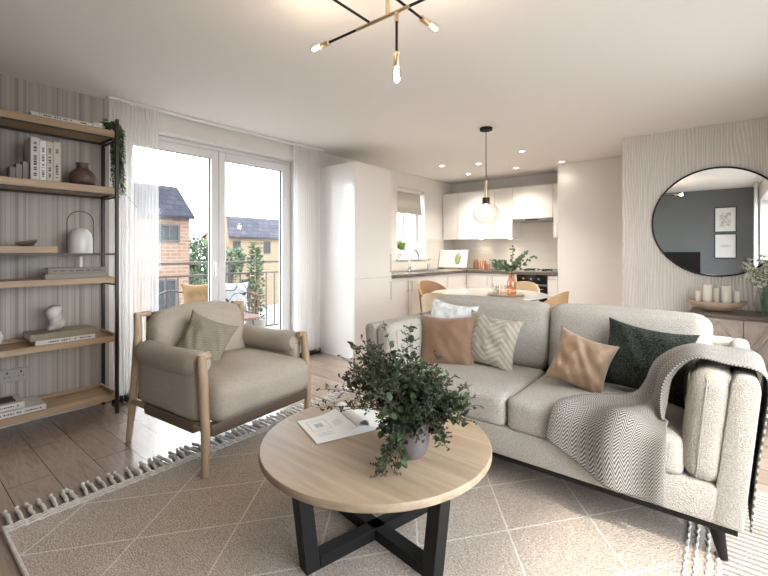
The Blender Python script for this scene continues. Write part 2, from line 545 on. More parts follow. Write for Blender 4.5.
M['gold_cover'] = mat('dull_gold_cover', (0.24, 0.20, 0.13), 0.5, metal=0.2)
M['ink'] = mat('black_ink', (0.03, 0.03, 0.03), 0.6)
M['consolewhite'] = mat('limewashed_wood', (0.50, 0.43, 0.375), 0.6, var=0.1, vscale=12)
M['consoletop'] = wood('dark_console_top', (0.10, 0.075, 0.06), (0.17, 0.13, 0.10), 'x')
M['art_mat'] = mat('art_paper', (0.72, 0.72, 0.70), 0.7)


def scribble_mat():
    m, t, b = nodes('black_line_pattern_cloth')
    L = t.links.new
    g = N(t, 'ShaderNodeTexCoord')
    n = N(t, 'ShaderNodeTexNoise', Scale=5.5, Detail=0.5)
    L(g.outputs['Object'], n.inputs['Vector'])
    k = math_(t, 'FRACT', math_(t, 'MULTIPLY', n.outputs['Fac'], 4.0))
    k = math_(t, 'ABSOLUTE', math_(t, 'SUBTRACT', k, 0.5))
    r = ramp(t, k, [(0.05, (0.02, 0.02, 0.02)), (0.08, (0.30, 0.30, 0.30))])
    L(r.outputs['Color'], b.inputs['Base Color'])
    b.inputs['Roughness'].default_value = 0.9
    return m


M['scribble'] = scribble_mat()

# ---------------------------------------------------------------- mesh helpers
def new():
    return bmesh.new()


def put(bm, verts, faces):
    vs = [bm.verts.new(v) for v in verts]
    fs = []
    for f in faces:
        try:
            fs.append(bm.faces.new([vs[i] for i in f]))
        except ValueError:
            pass
    return vs, fs


def box(bm, x0, x1, y0, y1, z0, z1, bev=0.0, seg=2, mtx=None):
    v = [(x0, y0, z0), (x1, y0, z0), (x1, y1, z0), (x0, y1, z0), (x0, y0, z1), (x1, y0, z1), (x1, y1, z1), (x0, y1, z1)]
    f = [(0, 3, 2, 1), (4, 5, 6, 7), (0, 1, 5, 4), (1, 2, 6, 5), (2, 3, 7, 6), (3, 0, 4, 7)]
    if mtx is not None:
        v = [mtx @ Vector(p) for p in v]
    vs, fs = put(bm, v, f)
    if bev > 0:
        es = list({e for q in fs for e in q.edges})
        bmesh.ops.bevel(bm, geom=es, offset=bev, segments=seg, affect='EDGES', profile=0.5)
    return bm


def tube(bm, pts, r, n=10, cap=True):
    pts = [Vector(p) for p in pts]
    rs = r if isinstance(r, (list, tuple)) else [r] * len(pts)
    rings = []
    up = Vector((0, 0, 1))
    for i, p in enumerate(pts):
        a = pts[max(i - 1, 0)]
        b = pts[min(i + 1, len(pts) - 1)]
        d = (b - a).normalized()
        ref = up if abs(d.dot(up)) < 0.95 else Vector((1, 0, 0))
        if i == 0:
            u = d.cross(ref).normalized()
        else:
            u = (u - d * u.dot(d)).normalized()
        w = d.cross(u)
        rings.append([bm.verts.new(p + (u * math.cos(2 * PI * k / n) + w * math.sin(2 * PI * k / n)) * rs[i]) for k in range(n)])
    for A, B in zip(rings, rings[1:]):
        for k in range(n):
            bm.faces.new([A[k], A[(k + 1) % n], B[(k + 1) % n], B[k]])
    if cap:
        bm.faces.new(rings[0][::-1])
        bm.faces.new(rings[-1])
    return bm


def lathe(bm, prof, c=(0, 0, 0), n=28, sx=1.0, sy=1.0):
    c = Vector(c)
    rings = []
    for r, z in prof:
        if r < 1e-5:
            rings.append([bm.verts.new(c + Vector((0, 0, z)))])
        else:
            rings.append([bm.verts.new(c + Vector((sx * r * math.cos(2 * PI * k / n), sy * r * math.sin(2 * PI * k / n), z))) for k in range(n)])
    for A, B in zip(rings, rings[1:]):
        for k in range(n):
            q = [A[k % len(A)], A[(k + 1) % len(A)], B[(k + 1) % len(B)], B[k % len(B)]]
            u = []
            for e in q:
                if e not in u:
                    u.append(e)
            if len(u) > 2:
                try:
                    bm.faces.new(u)
                except ValueError:
                    pass
    return bm


def ball(bm, c, r, sub=2, sc=(1, 1, 1)):
    m = Matrix.Translation(c) @ Matrix.Diagonal((r * sc[0], r * sc[1], r * sc[2], 1))
    bmesh.ops.create_icosphere(bm, subdivisions=sub, radius=1, matrix=m)
    return bm


def prism(bm, poly, axis, a, b, bev=0.0, seg=3):
    """poly of 2D points swept along axis from a to b"""
    def P(p, t):
        if axis == 'y':
            return (p[0], t, p[1])
        if axis == 'x':
            return (t, p[0], p[1])
        return (p[0], p[1], t)
    n = len(poly)
    v = [P(p, a) for p in poly] + [P(p, b) for p in poly]
    f = [tuple(range(n)), tuple(range(2 * n - 1, n - 1, -1))] + [(i, i + n, (i + 1) % n + n, (i + 1) % n) for i in range(n)]
    vs, fs = put(bm, v, f)
    bmesh.ops.recalc_face_normals(bm, faces=fs)
    if bev:
        es = list({e for q in fs for e in q.edges})
        bmesh.ops.bevel(bm, geom=es, offset=bev, segments=seg, affect='EDGES', profile=0.5)
    return bm


def softbox(bm, size, r, mtx, n=14, puff=(0, 0, 0), wr=0.0, seed=0, sag=0.0):
    """upholstered block: rounded edges, faces that swell, light unevenness"""
    hx, hy, hz = [s / 2 for s in size]
    t = bmesh.new()
    bmesh.ops.create_cube(t, size=2)
    bmesh.ops.subdivide_edges(t, edges=t.edges[:], cuts=n, use_grid_fill=True)
    for v in t.verts:
        p = v.co
        # denser near edges
        u = Vector([math.copysign(abs(c) ** 0.8, c) for c in p])
        q = Vector((u.x * hx, u.y * hy, u.z * hz))
        rr = min(r, hx, hy, hz)
        inn = Vector((max(-hx + rr, min(hx - rr, q.x)), max(-hy + rr, min(hy - rr, q.y)), max(-hz + rr, min(hz - rr, q.z))))
        d = q - inn
        if d.length > 1e-6:
            nn = d.normalized()
            q2 = inn + nn * rr
        else:
            q2 = q
        fx, fy, fz = (1 - u.x ** 2), (1 - u.y ** 2), (1 - u.z ** 2)
        q2.x += puff[0] * fy * fz * (1 if u.x > 0 else -1) * abs(u.x) ** 4
        q2.y += puff[1] * fx * fz * (1 if u.y > 0 else -1) * abs(u.y) ** 4
        q2.z += puff[2] * fx * fy * (1 if u.z > 0 else -1) * abs(u.z) ** 4
        if wr:
            k = noise.noise(q2 * 7 + Vector((seed * 3.1, 0, 0)))
            q2 += q2.normalized() * wr * k
        if sag:
            q2.z -= sag * (1 - u.x ** 2) * (1 - u.y ** 2)
        v.co = mtx @ q2
    me = bpy.data.meshes.new('tmp')
    t.to_mesh(me)
    t.free()
    bm.from_mesh(me)
    bpy.data.meshes.remove(me)
    return bm


def obj(name, bm, m, parent=None, smooth=True, ang=38, label=None, kind=None, merge=0):
    if merge:
        bmesh.ops.remove_doubles(bm, verts=bm.verts[:], dist=merge)
    bmesh.ops.recalc_face_normals(bm, faces=bm.faces[:])
    for f in bm.faces:
        f.smooth = smooth
    if smooth:
        lim = math.radians(ang)
        for e in bm.edges:
            if len(e.link_faces) == 2:
                e.smooth = e.calc_face_angle(0) < lim
    me = bpy.data.meshes.new(name)
    bm.to_mesh(me)
    bm.free()
    if m is not None:
        for q in (m if isinstance(m, (list, tuple)) else [m]):
            me.materials.append(q)
    o = bpy.data.objects.new(name, me)
    COL.objects.link(o)
    if parent is not None:
        o.parent = parent
    if label:
        o['label'] = label
    if kind:
        o['kind'] = kind
    return o


WORLD = []


def thing(name, label, cat, loc=None, rz=0, group=None):
    """Empty at the base of a thing; loc None = parts are laid out in room coordinates"""
    o = bpy.data.objects.new(name, None)
    o.empty_display_size = 0.05
    COL.objects.link(o)
    o['label'] = label
    o['category'] = cat
    if group:
        o['group'] = group
    if loc is None:
        WORLD.append(o)
    else:
        o.location = loc
        o.rotation_euler = (0, 0, rz)
    return o


def solo(name, bm, m, label, cat, group=None, world=True, **kw):
    o = obj(name, bm, m, **kw)
    o['label'] = label
    o['category'] = cat
    if group:
        o['group'] = group
    if world:
        WORLD.append(o)
    return o


def struct(name, bm, m, **kw):
    kw.setdefault('smooth', False)
    return obj(name, bm, m, kind='structure', **kw)


def kids(o):
    return [c for c in COL.objects if c.parent == o]


def copy_tree(o, parent=None):
    c = o.copy()
    COL.objects.link(c)
    c.parent = parent
    for k in kids(o):
        copy_tree(k, c)
    return c


def cpart(o, loc, rot=None, parent=None):
    c = o.copy()
    COL.objects.link(c)
    c.parent = parent or o.parent
    c.location = loc
    if rot:
        c.rotation_euler = rot
    return c


def settle():
    """move each room-laid thing's origin to its base"""
    for o in WORLD:
        fam = [o] + [d for d in COL.objects if d.parent == o]
        fam += [d for d in COL.objects if d.parent in fam[1:]]
        pts = []
        for d in fam:
            if d.type == 'MESH':
                off = Vector((0, 0, 0))
                q = d
                while q is not None and q != o:
                    off += q.location
                    q = q.parent
                pts += [v.co + off for v in d.data.vertices]
        if not pts:
            continue
        lo = [min(p[i] for p in pts) for i in range(3)]
        hi = [max(p[i] for p in pts) for i in range(3)]
        base = Vector(((lo[0] + hi[0]) / 2, (lo[1] + hi[1]) / 2, lo[2]))
        if o.type == 'MESH':
            o.data.transform(Matrix.Translation(-base))
        for d in fam[1:]:
            if d.parent == o:
                if d.get('_shared'):
                    d.location = d.location - base
                else:
                    d.location = d.location - base
        o.location = base


rnd = random.Random(7)


def leaf(bm, p, d, ln, w, roll=0.0, fold=0.25, n=5):
    """one leaf blade with a fold along its rib"""
    d = Vector(d).normalized()
    ref = Vector((0, 0, 1)) if abs(d.z) < 0.9 else Vector((1, 0, 0))
    u = d.cross(ref).normalized()
    w_ = u.cross(d)
    R = Matrix.Rotation(roll, 3, d)
    u = R @ u
    w_ = R @ w_
    p = Vector(p)
    shp = [(0, 0.0), (0.25, 0.8), (0.55, 1.0), (0.85, 0.55), (1, 0.0)] if n == 5 else [(0, 0), (0.45, 1), (1, 0)]
    mid, lf, rt = [], [], []
    for s, k in shp:
        c = p + d * ln * s - w_ * ln * 0.12 * s * s
        mid.append(bm.verts.new(c))
        if k > 0:
            lf.append(bm.verts.new(c + u * w * k / 2 + w_ * w * fold * k))
            rt.append(bm.verts.new(c - u * w * k / 2 + w_ * w * fold * k))
    for side in (lf, rt):
        ch = side
        bm.faces.new([mid[0], ch[0], mid[1]])
        for i in range(len(ch) - 1):
            bm.faces.new([mid[i + 1], ch[i], ch[i + 1], mid[i + 2]])
        bm.faces.new([mid[-2], ch[-1], mid[-1]])


def curve_pts(p0, d0, ln, droop, n=8, wig=0.0, r=rnd):
    pts = [Vector(p0)]
    d = Vector(d0).normalized()
    st = ln / n
    for i in range(n):
        d = (d + Vector((0, 0, -droop / n)) + Vector((r.uniform(-wig, wig), r.uniform(-wig, wig), r.uniform(-wig, wig)))).normalized()
        pts.append(pts[-1] + d * st)
    return pts


def pillow_bm(w, h, t, seed=0, wr=0.012, n=22, uv=True):
    """scatter cushion standing in the XZ plane, thickness along Y"""
    bm = bmesh.new()
    uvl = bm.loops.layers.uv.new('UVMap')
    G = {}
    uvs = {}
    for side in (-1, 1):
        for i in range(n + 1):
            for j in range(n + 1):
                u, v = 2 * i / n - 1, 2 * j / n - 1
                edge = i in (0, n) or j in (0, n)
                if edge and side == 1:
                    G[(side, i, j)] = G[(-1, i, j)]
                    continue
                x = w / 2 * u * (1 - 0.14 * (1 - v * v) ** 1.0 * abs(u) ** 2)
                z = h / 2 * v * (1 - 0.14 * (1 - u * u) ** 1.0 * abs(v) ** 2)
                th = t / 2 * ((1 - abs(u) ** 2.6) * (1 - abs(v) ** 2.6)) ** 0.55
                k = noise.noise(Vector((u * 2.3 + seed * 5.7, v * 2.3, side * 2.0)))
                k2 = noise.noise(Vector((u * 5 + v * 3 + seed, v * 1.5, side * 4.0)))
                th2 = th + (wr * k + wr * 1.0 * k2 + wr * 0.6 * noise.noise(Vector((u * 9 - v * 4 + seed, v * 2 + u * 3, side * 2)))) * (1 if not edge else 0) * min(1, th / (t * 0.15 + 1e-6))
                y = side * th2
                V = bm.verts.new((x, y, z))
                G[(side, i, j)] = V
                uvs[V] = ((u + 1) / 2, (v + 1) / 2)
    for side in (-1, 1):
        for i in range(n):
            for j in range(n):
                q = [G[(side, i, j)], G[(side, i + 1, j)], G[(side, i + 1, j + 1)], G[(side, i, j + 1)]]
                if side == 1:
                    q = q[::-1]
                f = bm.faces.new(q)
                for l in f.loops:
                    l[uvl].uv = uvs[l.vert]
    return bm


def pillow(name, label, cat, m, w, h, t, loc, tilt=0, roll=0, yaw=0, seed=0, wr=0.012, group=None, pipe=None):
    """tilt leans the top backwards (+Y), roll turns it in its own plane, yaw turns it about the vertical"""
    R = Matrix.Rotation(yaw, 4, 'Z') @ Matrix.Rotation(-tilt, 4, 'X') @ Matrix.Rotation(roll, 4, 'Y')
    bm = pillow_bm(w, h, t, seed, wr)
    bm.transform(Matrix.Translation(loc) @ R)
    return solo(name, bm, m, label, cat, group, ang=80)


# ================================================================ ROOM SHELL
XL, XR, YB, YM, YK, YP, H = -3.80, 0.50, -0.33, 5.06, 6.62, 6.0, 2.40
XM, XP = -0.84, -1.785
bm = new(); box(bm, XL - 0.3, XR + 0.3, YB - 0.3, YK + 0.3, -0.25, 0); struct('floor', bm, M['floor'])
bm = new(); box(bm, XL - 0.3, XR + 0.3, YB - 0.3, YK + 0.3, H, H + 0.3); struct('ceiling', bm, M['ceiling'])
# window wall (left): stripes on the shelf side, plain around the doors
bm = new(); box(bm, XL - 0.28, XL, YB - 0.3, 1.20, 0, H); struct('wall_left_striped', bm, M['stripe'])
DY0, DY1, DZ = 1.30, 3.10, 2.24
KY0, KY1, KZ0, KZ1 = 4.99, 5.73, 1.09, 2.17
bm = new()
box(bm, XL - 0.28, XL, 1.20, DY0, 0, H)
box(bm, XL - 0.28, XL, DY0, DY1, DZ, H)
box(bm, XL - 0.28, XL, DY1, KY0, 0, H)
box(bm, XL - 0.28, XL, KY0, KY1, 0, KZ0)
box(bm, XL - 0.28, XL, KY0, KY1, KZ1, H)
box(bm, XL - 0.28, XL, KY1, YK + 0.3, 0, H)
struct('wall_left', bm, M['wall_white'])
bm = new(); box(bm, XL, XP, YK, YK + 0.3, 0, H); struct('wall_kitchen', bm, M['wall'])
bm = new(); box(bm, XP, XM, YP, YK + 0.3, 0, H, 0.004, 1); struct('wall_partition', bm, M['wall_white'])
bm = new(); box(bm, XM, XR + 0.3, YM, YK + 0.3, 0, H); struct('wall_back', bm, M['ripple'])
bm = new(); box(bm, XL, XR + 0.3, YB - 0.3, YB, 0, H); struct('wall_front', bm, M['bluegrey'])
RY0, RY1, RZ0, RZ1 = 0.15, 3.75, 0.15, 2.10  # opening for the added daylight window
bm = new()
box(bm, XR, XR + 0.28, YB, RY0, 0, H)
box(bm, XR, XR + 0.28, RY1, YM, 0, H)
box(bm, XR, XR + 0.28, RY0, RY1, 0, RZ0)
box(bm, XR, XR + 0.28, RY0, RY1, RZ1, H)
struct('wall_right', bm, M['wall'])
# skirting
def skirting(name, x0, x1, y0, y1):
    b_ = new(); box(b_, x0, x1, y0, y1, 0, 0.10, 0.004, 1); struct(name, b_, M['trim'])
skirting('baseboard_left', XL, XL + 0.015, YB, DY0)
skirting('baseboard_kitchen_side', XL, XL + 0.015, DY1, 3.36)
skirting('baseboard_back', XM, XR, YM - 0.015, YM)
skirting('baseboard_partition', XP, XM, YP - 0.015, YP)
skirting('baseboard_right', XR - 0.015, XR, YB, YM - 0.015)
skirting('baseboard_front', XL + 0.015, XR - 0.015, YB, YB + 0.015)
bm = new(); box(bm, XM - 0.015, XM, YM, YP - 0.015, 0, 0.10); struct('baseboard_return', bm, M['trim'])

# ---- patio door set in the left wall
def frame_yz(bm, x0, x1, y0, y1, z0, z1, w, wb=None, bev=0.006):
    wb = w if wb is None else wb
    box(bm, x0, x1, y0, y0 + w, z0, z1, bev, 1)
    box(bm, x0, x1, y1 - w, y1, z0, z1, bev, 1)
    box(bm, x0, x1, y0 + w, y1 - w, z1 - w, z1, bev, 1)
    box(bm, x0, x1, y0 + w, y1 - w, z0, z0 + wb, bev, 1)

d1 = bpy.data.objects.new('door_1', None); COL.objects.link(d1); d1['kind'] = 'structure'
d1.location = (0, 0, 0)
XD = -3.93
bm = new(); frame_yz(bm, XD - 0.07, XD, DY0, DY1, 0.0, DZ, 0.045, 0.03); obj('door_frame', bm, M['upvc'], d1)
for k, (a, b_) in enumerate(((DY0 + 0.047, 2.199), (2.201, DY1 - 0.047))):
    bm = new(); frame_yz(bm, XD - 0.06, XD + 0.01, a, b_, 0.035, DZ - 0.047, 0.075, 0.10); lf = obj('door_leaf', bm, M['upvc'], d1)
    bm = new(); frame_yz(bm, XD - 0.035, XD - 0.015, a + 0.073, b_ - 0.073, 0.133, DZ - 0.120, 0.009); obj('gasket', bm, M['gasket'], lf)
    bm = new(); box(bm, XD - 0.03, XD - 0.022, a + 0.076, b_ - 0.076, 0.137, DZ - 0.123); obj('pane', bm, M['winglass'], lf, smooth=False)
bm = new()
box(bm, XD + 0.01, XD + 0.02, 2.140, 2.168, 0.93, 1.13, 0.006)
tube(bm, [(XD + 0.015, 2.154, 1.07), (XD + 0.05, 2.154, 1.07)], 0.009)
box(bm, XD + 0.043, XD + 0.057, 2.145, 2.163, 0.95, 1.08, 0.006)
obj('door_handle', bm, M['trim'], d1)

# ---- kitchen window
w1 = bpy.data.objects.new('window_1', None); COL.objects.link(w1); w1['kind'] = 'structure'
bm = new(); frame_yz(bm, -4.01, -3.95, KY0, KY1, KZ0, KZ1, 0.05); box(bm, -4.01, -3.95, 5.33, 5.39, KZ0 + 0.05, KZ1 - 0.05, 0.005, 1)
box(bm, -4.02, -3.945, 5.355, 5.365, KZ0 + 0.05, KZ1 - 0.05)
obj('window_frame', bm, M['upvc'], w1)
bm = new(); box(bm, -3.985, -3.978, KY0 + 0.05, KY1 - 0.05, KZ0 + 0.05, KZ1 - 0.05); obj('pane', bm, M['winglass'], w1, smooth=False)
bm = new(); box(bm, -3.95, XL + 0.03, KY0 - 0.03, KY1 + 0.03, KZ0 - 0.03, KZ0 + 0.002, 0.004, 1); obj('window_sill', bm, M['trim'], w1)

# ---- window added to the right wall for fill daylight, seen only in the mirror
w2 = bpy.data.objects.new('fill_window', None); COL.objects.link(w2); w2['kind'] = 'structure'
bm = new(); frame_yz(bm, XR + 0.18, XR + 0.24, RY0, RY1, RZ0, RZ1, 0.06); box(bm, XR + 0.18, XR + 0.24, 1.92, 1.98, RZ0, RZ1)
obj('window_frame', bm, M['upvc'], w2)
bm = new(); box(bm, XR + 0.205, XR + 0.212, RY0 + 0.05, RY1 - 0.05, RZ0 + 0.05, RZ1 - 0.05); obj('pane', bm, M['winglass'], w2, smooth=False)

# ---- curtain track, curtains
bm = new(); box(bm, -3.735, -3.675, 1.16, 3.40, H - 0.022, H - 0.001, 0.004, 1)
solo('curtain_track', bm, M['trim'], 'long white curtain track on the ceiling above the glass doors', 'curtain track', smooth=False)


def curtain(y0, y1, x, folds, amp, label, seed, ztop=H - 0.024, hem=True, group=None):
    t = thing('sheer_curtain', label, 'curtain')
    bm = new()
    n, mz = folds * 10, 14
    r = random.Random(seed)
    ph = [r.uniform(-0.5, 0.5) for _ in range(folds + 2)]
    rows = []
    for j in range(mz + 1):
        f = j / mz
        z = 0.03 + (ztop - 0.03) * f
        row = []
        for i in range(n + 1):
            s = i / n * folds
            k = int(s)
            a = amp * (0.55 + 0.45 * (1 - f) + 0.25 * ph[k])
            yy = y0 + (y1 - y0) * i / n + 0.008 * math.sin(3 * f + k) * (1 - f)
            xx = x + a * math.sin(2 * PI * s + 0.3 * math.sin(2 * f + ph[k] * 3))
            row.append(bm.verts.new((xx, yy, z)))
        rows.append(row)
    for A, B in zip(rows, rows[1:]):
        for i in range(n):
            bm.faces.new([A[i], A[i + 1], B[i + 1], B[i]])
    obj('curtain_cloth', bm, M['sheer'], t, ang=120)
    if hem:  # dark strip modelled in place of the shade under the folds
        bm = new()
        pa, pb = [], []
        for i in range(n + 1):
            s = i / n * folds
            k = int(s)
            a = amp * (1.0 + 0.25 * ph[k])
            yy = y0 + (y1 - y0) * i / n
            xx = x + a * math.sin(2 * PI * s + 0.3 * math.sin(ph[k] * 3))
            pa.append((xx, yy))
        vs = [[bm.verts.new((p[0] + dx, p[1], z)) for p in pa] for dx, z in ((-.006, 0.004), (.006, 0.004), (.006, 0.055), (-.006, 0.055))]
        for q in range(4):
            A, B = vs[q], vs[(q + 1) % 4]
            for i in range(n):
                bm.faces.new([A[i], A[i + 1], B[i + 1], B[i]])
        obj('hem_shade', bm, M['gasket'], t, ang=120, label='dark strip standing for fold shade at the hem')
    return t


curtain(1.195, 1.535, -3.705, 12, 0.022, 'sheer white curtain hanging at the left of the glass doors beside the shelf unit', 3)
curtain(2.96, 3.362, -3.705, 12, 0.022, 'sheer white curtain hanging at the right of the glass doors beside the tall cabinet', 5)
curtain(0.02, 0.60, XR - 0.07, 14, 0.022, 'sheer curtain at the added right wall window nearest the blue-grey wall', 8, hem=False)
curtain(3.50, 3.90, XR - 0.07, 10, 0.022, 'sheer curtain at the added right wall window nearest the sideboard', 9, hem=False)
bm = new(); box(bm, XR - 0.10, XR - 0.04, 0.0, 3.95, H - 0.022, H - 0.001, 0.004, 1)
solo('curtain_track', bm, M['trim'], 'white curtain track on the ceiling by the added right wall window', 'curtain track', smooth=False)

# ================================================================ RUG
bm = new(); box(bm, -2.40, 0.33, 0.36, 2.78, 0.001, 0.011, 0.003, 1)
rug = thing('rug', 'large beige flatweave rug with pale diamond lines and cord fringe', 'rug')
obj('rug_body', bm, M['rug'], rug)
# raised braids along both ends
for xs in ((-2.395, -2.375, -2.352), (-0.115, -0.085, -0.048, -0.018)):
    for x in xs:
        bm = new()
        pts = []
        n = 150
        for i in range(n + 1):
            y = 0.365 + 2.40 * i / n
            pts.append((x + 0.0035 * math.sin(i * 1.9), y, 0.012 + 0.002 * math.cos(i * 1.9)))
        tube(bm, pts, [0.0055 + 0.0016 * math.sin(i * 2.1) for i in range(n + 1)], 6)
        obj('braid', bm, M['tassel'], rug)
bm = new()
tube(bm, [(-2.40, 0.36, 0.012), (-1.2, 0.36, 0.012), (0.33, 0.36, 0.012)], 0.008, 6)
obj('edge_cord', bm, M['tassel'], rug)
protos = []
for k in range(4):
    bm = new()
    r = random.Random(k + 20)
    pts = [(0, 0, 0.010)]
    for i in range(1, 7):
        pts.append((-0.024 * i, r.uniform(-0.0012, 0.0012) * i, 0.014 - 0.0003 * i))
    rr = [0.006] + [0.0088 + 0.0004 * math.sin(i * 2.2 + k) for i in range(1, 6)] + [0.009]
    tube(bm, pts, rr, 8)
    o = obj('tassel', bm, M['tassel'], rug)
    o.location = (-2.398, 0.385 + 0.040 * k, 0)
    protos.append(o)
for i in range(4, 60):
    o = cpart(protos[(i * 7) % 4], (-2.398, 0.385 + 0.040 * i, 0), (0, 0, rnd.uniform(-0.14, 0.14)))
for i in range(0, 25):
    cpart(protos[i % 4], (0.33, 0.395 + 0.095 * i, 0), (0, 0, PI + rnd.uniform(-0.1, 0.1)))

# ================================================================ SHELF UNIT
sh = thing('bookshelf', 'open oak and dark metal shelf unit against the striped wall', 'shelf unit')
SX0, SX1, SY0, SY1 = -3.775, -3.49, -0.28, 1.154
for y in (SY1, SY0):
    for x, zt in ((SX1, 2.175), (SX0, 2.10)):
        bm = new(); box(bm, x - 0.011, x + 0.011, y - 0.011, y + 0.011, 0, zt, 0.002, 1); obj('post', bm, M['darkmetal'], sh)
def board(zt, th, y0, y1, lip=0.0):
    bm = new()
    box(bm, SX0 + 0.013, SX1 - 0.0, y0, y1, zt - th, zt, 0.003, 1)
    if lip:
        box(bm, SX0 + 0.013, SX0 + 0.028, y0, y1, zt, zt + lip, 0.002, 1)
        box(bm, SX0 + 0.028, SX1 - 0.0, y1 - 0.015, y1, zt, zt + lip, 0.002, 1)
    obj('shelf_board', bm, M['oak_y'], sh)
    if th > 0.045:
        bm = new(); box(bm, SX0 + 0.013, SX0 + 0.028, y0, y1, zt - th - 0.014, zt - th - 0.0005); box(bm, SX1 - 0.014, SX1, y0, y1, zt - th - 0.010, zt - th - 0.0005)
        box(bm, SX0 + 0.028, SX1 - 0.014, y1 - 0.014, y1, zt - th - 0.012, zt - th - 0.0005)
        obj('shelf_rail', bm, M['darkmetal'], sh, smooth=False)
ye = SY1 - 0.013
board(2.088, 0.05, SY0 + .013, ye)
board(1.668, 0.05, SY0 + .013, ye)
board(1.232, 0.046, SY0 + .013, 0.80)
board(1.010, 0.043, SY0 + .013, ye)
board(0.575, 0.043, SY0 + .013, ye, 0.022)
board(0.148, 0.045, SY0 + .013, ye, 0.022)
for x in (SX0, SX1):
    bm = new(); box(bm, x - 0.006, x + 0.006, SY0, SY1, 1.170, 1.184); obj('shelf_rail', bm, M['darkmetal'], sh, smooth=False)
for z in (2.02, 1.60, 1.177, 0.95, 0.54, 0.10):
    bm = new(); box(bm, SX0, SX1, SY1 - 0.005, SY1 + 0.005, z - 0.006, z + 0.006); obj('side_rail', bm, M['darkmetal'], sh, smooth=False)


def book(name, label, x0, x1, y0, y1, z0, z1, cover, spine='x', group=None, marks=0, seed=0, lying=True):
    """hard cover book: boards + spine (facing +x) and a page block"""
    t = thing(name, label, 'book', group=group)
    bm = new()
    c = 0.003
    if lying:
        box(bm, x0, x1, y0, y1, z0, z0 + c); box(bm, x0, x1, y0, y1, z1 - c, z1); box(bm, x1 - c, x1, y0, y1, z0 + c, z1 - c)
        pg = (x0 + 0.004, x1 - c, y0 + 0.004, y1 - 0.004, z0 + c, z1 - c)
    else:
        box(bm, x0, x1, y0, y0 + c, z0, z1); box(bm, x0, x1, y1 - c, y1, z0, z1); box(bm, x1 - c, x1, y0 + c, y1 - c, z0, z1)
        pg = (x0 + 0.004, x1 - c, y0 + c, y1 - c, z0 + 0.004, z1 - 0.004)
    obj('cover', bm, cover, t, smooth=False)
    bm = new(); box(bm, *pg); obj('pages', bm, M['paper'], t, smooth=False)
    if marks:
        r = random.Random(seed)
        bm = new()
        if lying:
            a, b_ = y0 + 0.03, y1 - 0.03
            zc = (z0 + z1) / 2
            p = a
            while p < b_:
                w = r.uniform(0.003, 0.012)
                if r.random() < 0.72:
                    box(bm, x1 - 0.0005, x1 + 0.0006, p, p + w, zc - 0.004, zc + 0.004)
                p += w + 0.003
        else:
            a, b_ = z0 + 0.03, z1 - 0.03
            yc = (y0 + y1) / 2
            hw = (y1 - y0) * 0.18
            p = a
            while p < b_:
                w = r.uniform(0.003, 0.012)
                if r.random() < 0.7:
                    box(bm, x1 - 0.0005, x1 + 0.0006, yc - hw, yc + hw, p, p + w)
                p += w + 0.004
        obj('title_lettering', bm, M['ink'], t, smooth=False)
    return t


def spot(x, y, z):
    return (x, y, z)


Z2 = 1.669
book('book', 'long thin pale book lying flat on the top shelf', -3.70, -3.50, 0.66, 1.03, 2.089, 2.112, M['white_cover'], marks=1, seed=2)
gs = M['books_grey']
for i, (y, h, lab) in enumerate(((0.565, 0.075, 'shortest of three small grey books beside the tall white books'), (0.598, 0.098, 'middle of three small grey books beside the tall white books'), (0.631, 0.118, 'tallest of three small grey books beside the tall white books'))):
    book('book', lab, -3.66, -3.56, y, y + 0.029, Z2, Z2 + h, gs, lying=False, group='three small grey books')
tall = [(0.668, 0.046, 0.285, 'white_cover', 'thick white book with grey side, leftmost of the tall books on the upper shelf'),
        (0.716, 0.034, 0.270, 'paper', 'slim white book second from the left in the tall row on the upper shelf'),
        (0.752, 0.034, 0.268, 'cream_cover', 'cream book third from the left in the tall row on the upper shelf'),
        (0.788, 0.040, 0.276, 'cream_cover', 'cream book with dark title, nearest the brown vase')]
for i, (y, w, h, mm, lab) in enumerate(tall):
    book('book', lab, -3.72, -3.545, y, y + w, Z2, Z2 + h, M[mm], lying=False, marks=1, seed=10 + i, group='tall books on the upper shelf')

bm = new()
lathe(bm, [(0, 0), (0.045, 0), (0.075, 0.018), (0.088, 0.05), (0.080, 0.085), (0.055, 0.115), (0.038, 0.13), (0.036, 0.155), (0.042, 0.168), (0.033, 0.168), (0.030, 0.13), (0.0, 0.12)], (-3.62, 0.975, Z2))
solo('vase', bm, M['clay'], 'squat brown clay vase on the upper shelf', 'vase')
# pebble dish on the part shelf
bm = new()
lathe(bm, [(0, 0), (0.035, 0.0), (0.055, 0.012), (0.058, 0.022), (0.050, 0.028), (0.0, 0.034)], (-3.6, 0.655, 1.233), sx=0.7, sy=1.0)
for v in bm.verts:
    v.co.z += max(0, (v.co.y - 0.655)) * 0.35 * (1 if v.co.z > 1.24 else 0)
solo('pebble_ornament', bm, M['steel'], 'shiny silver pebble ornament on the short middle shelf', 'ornament')
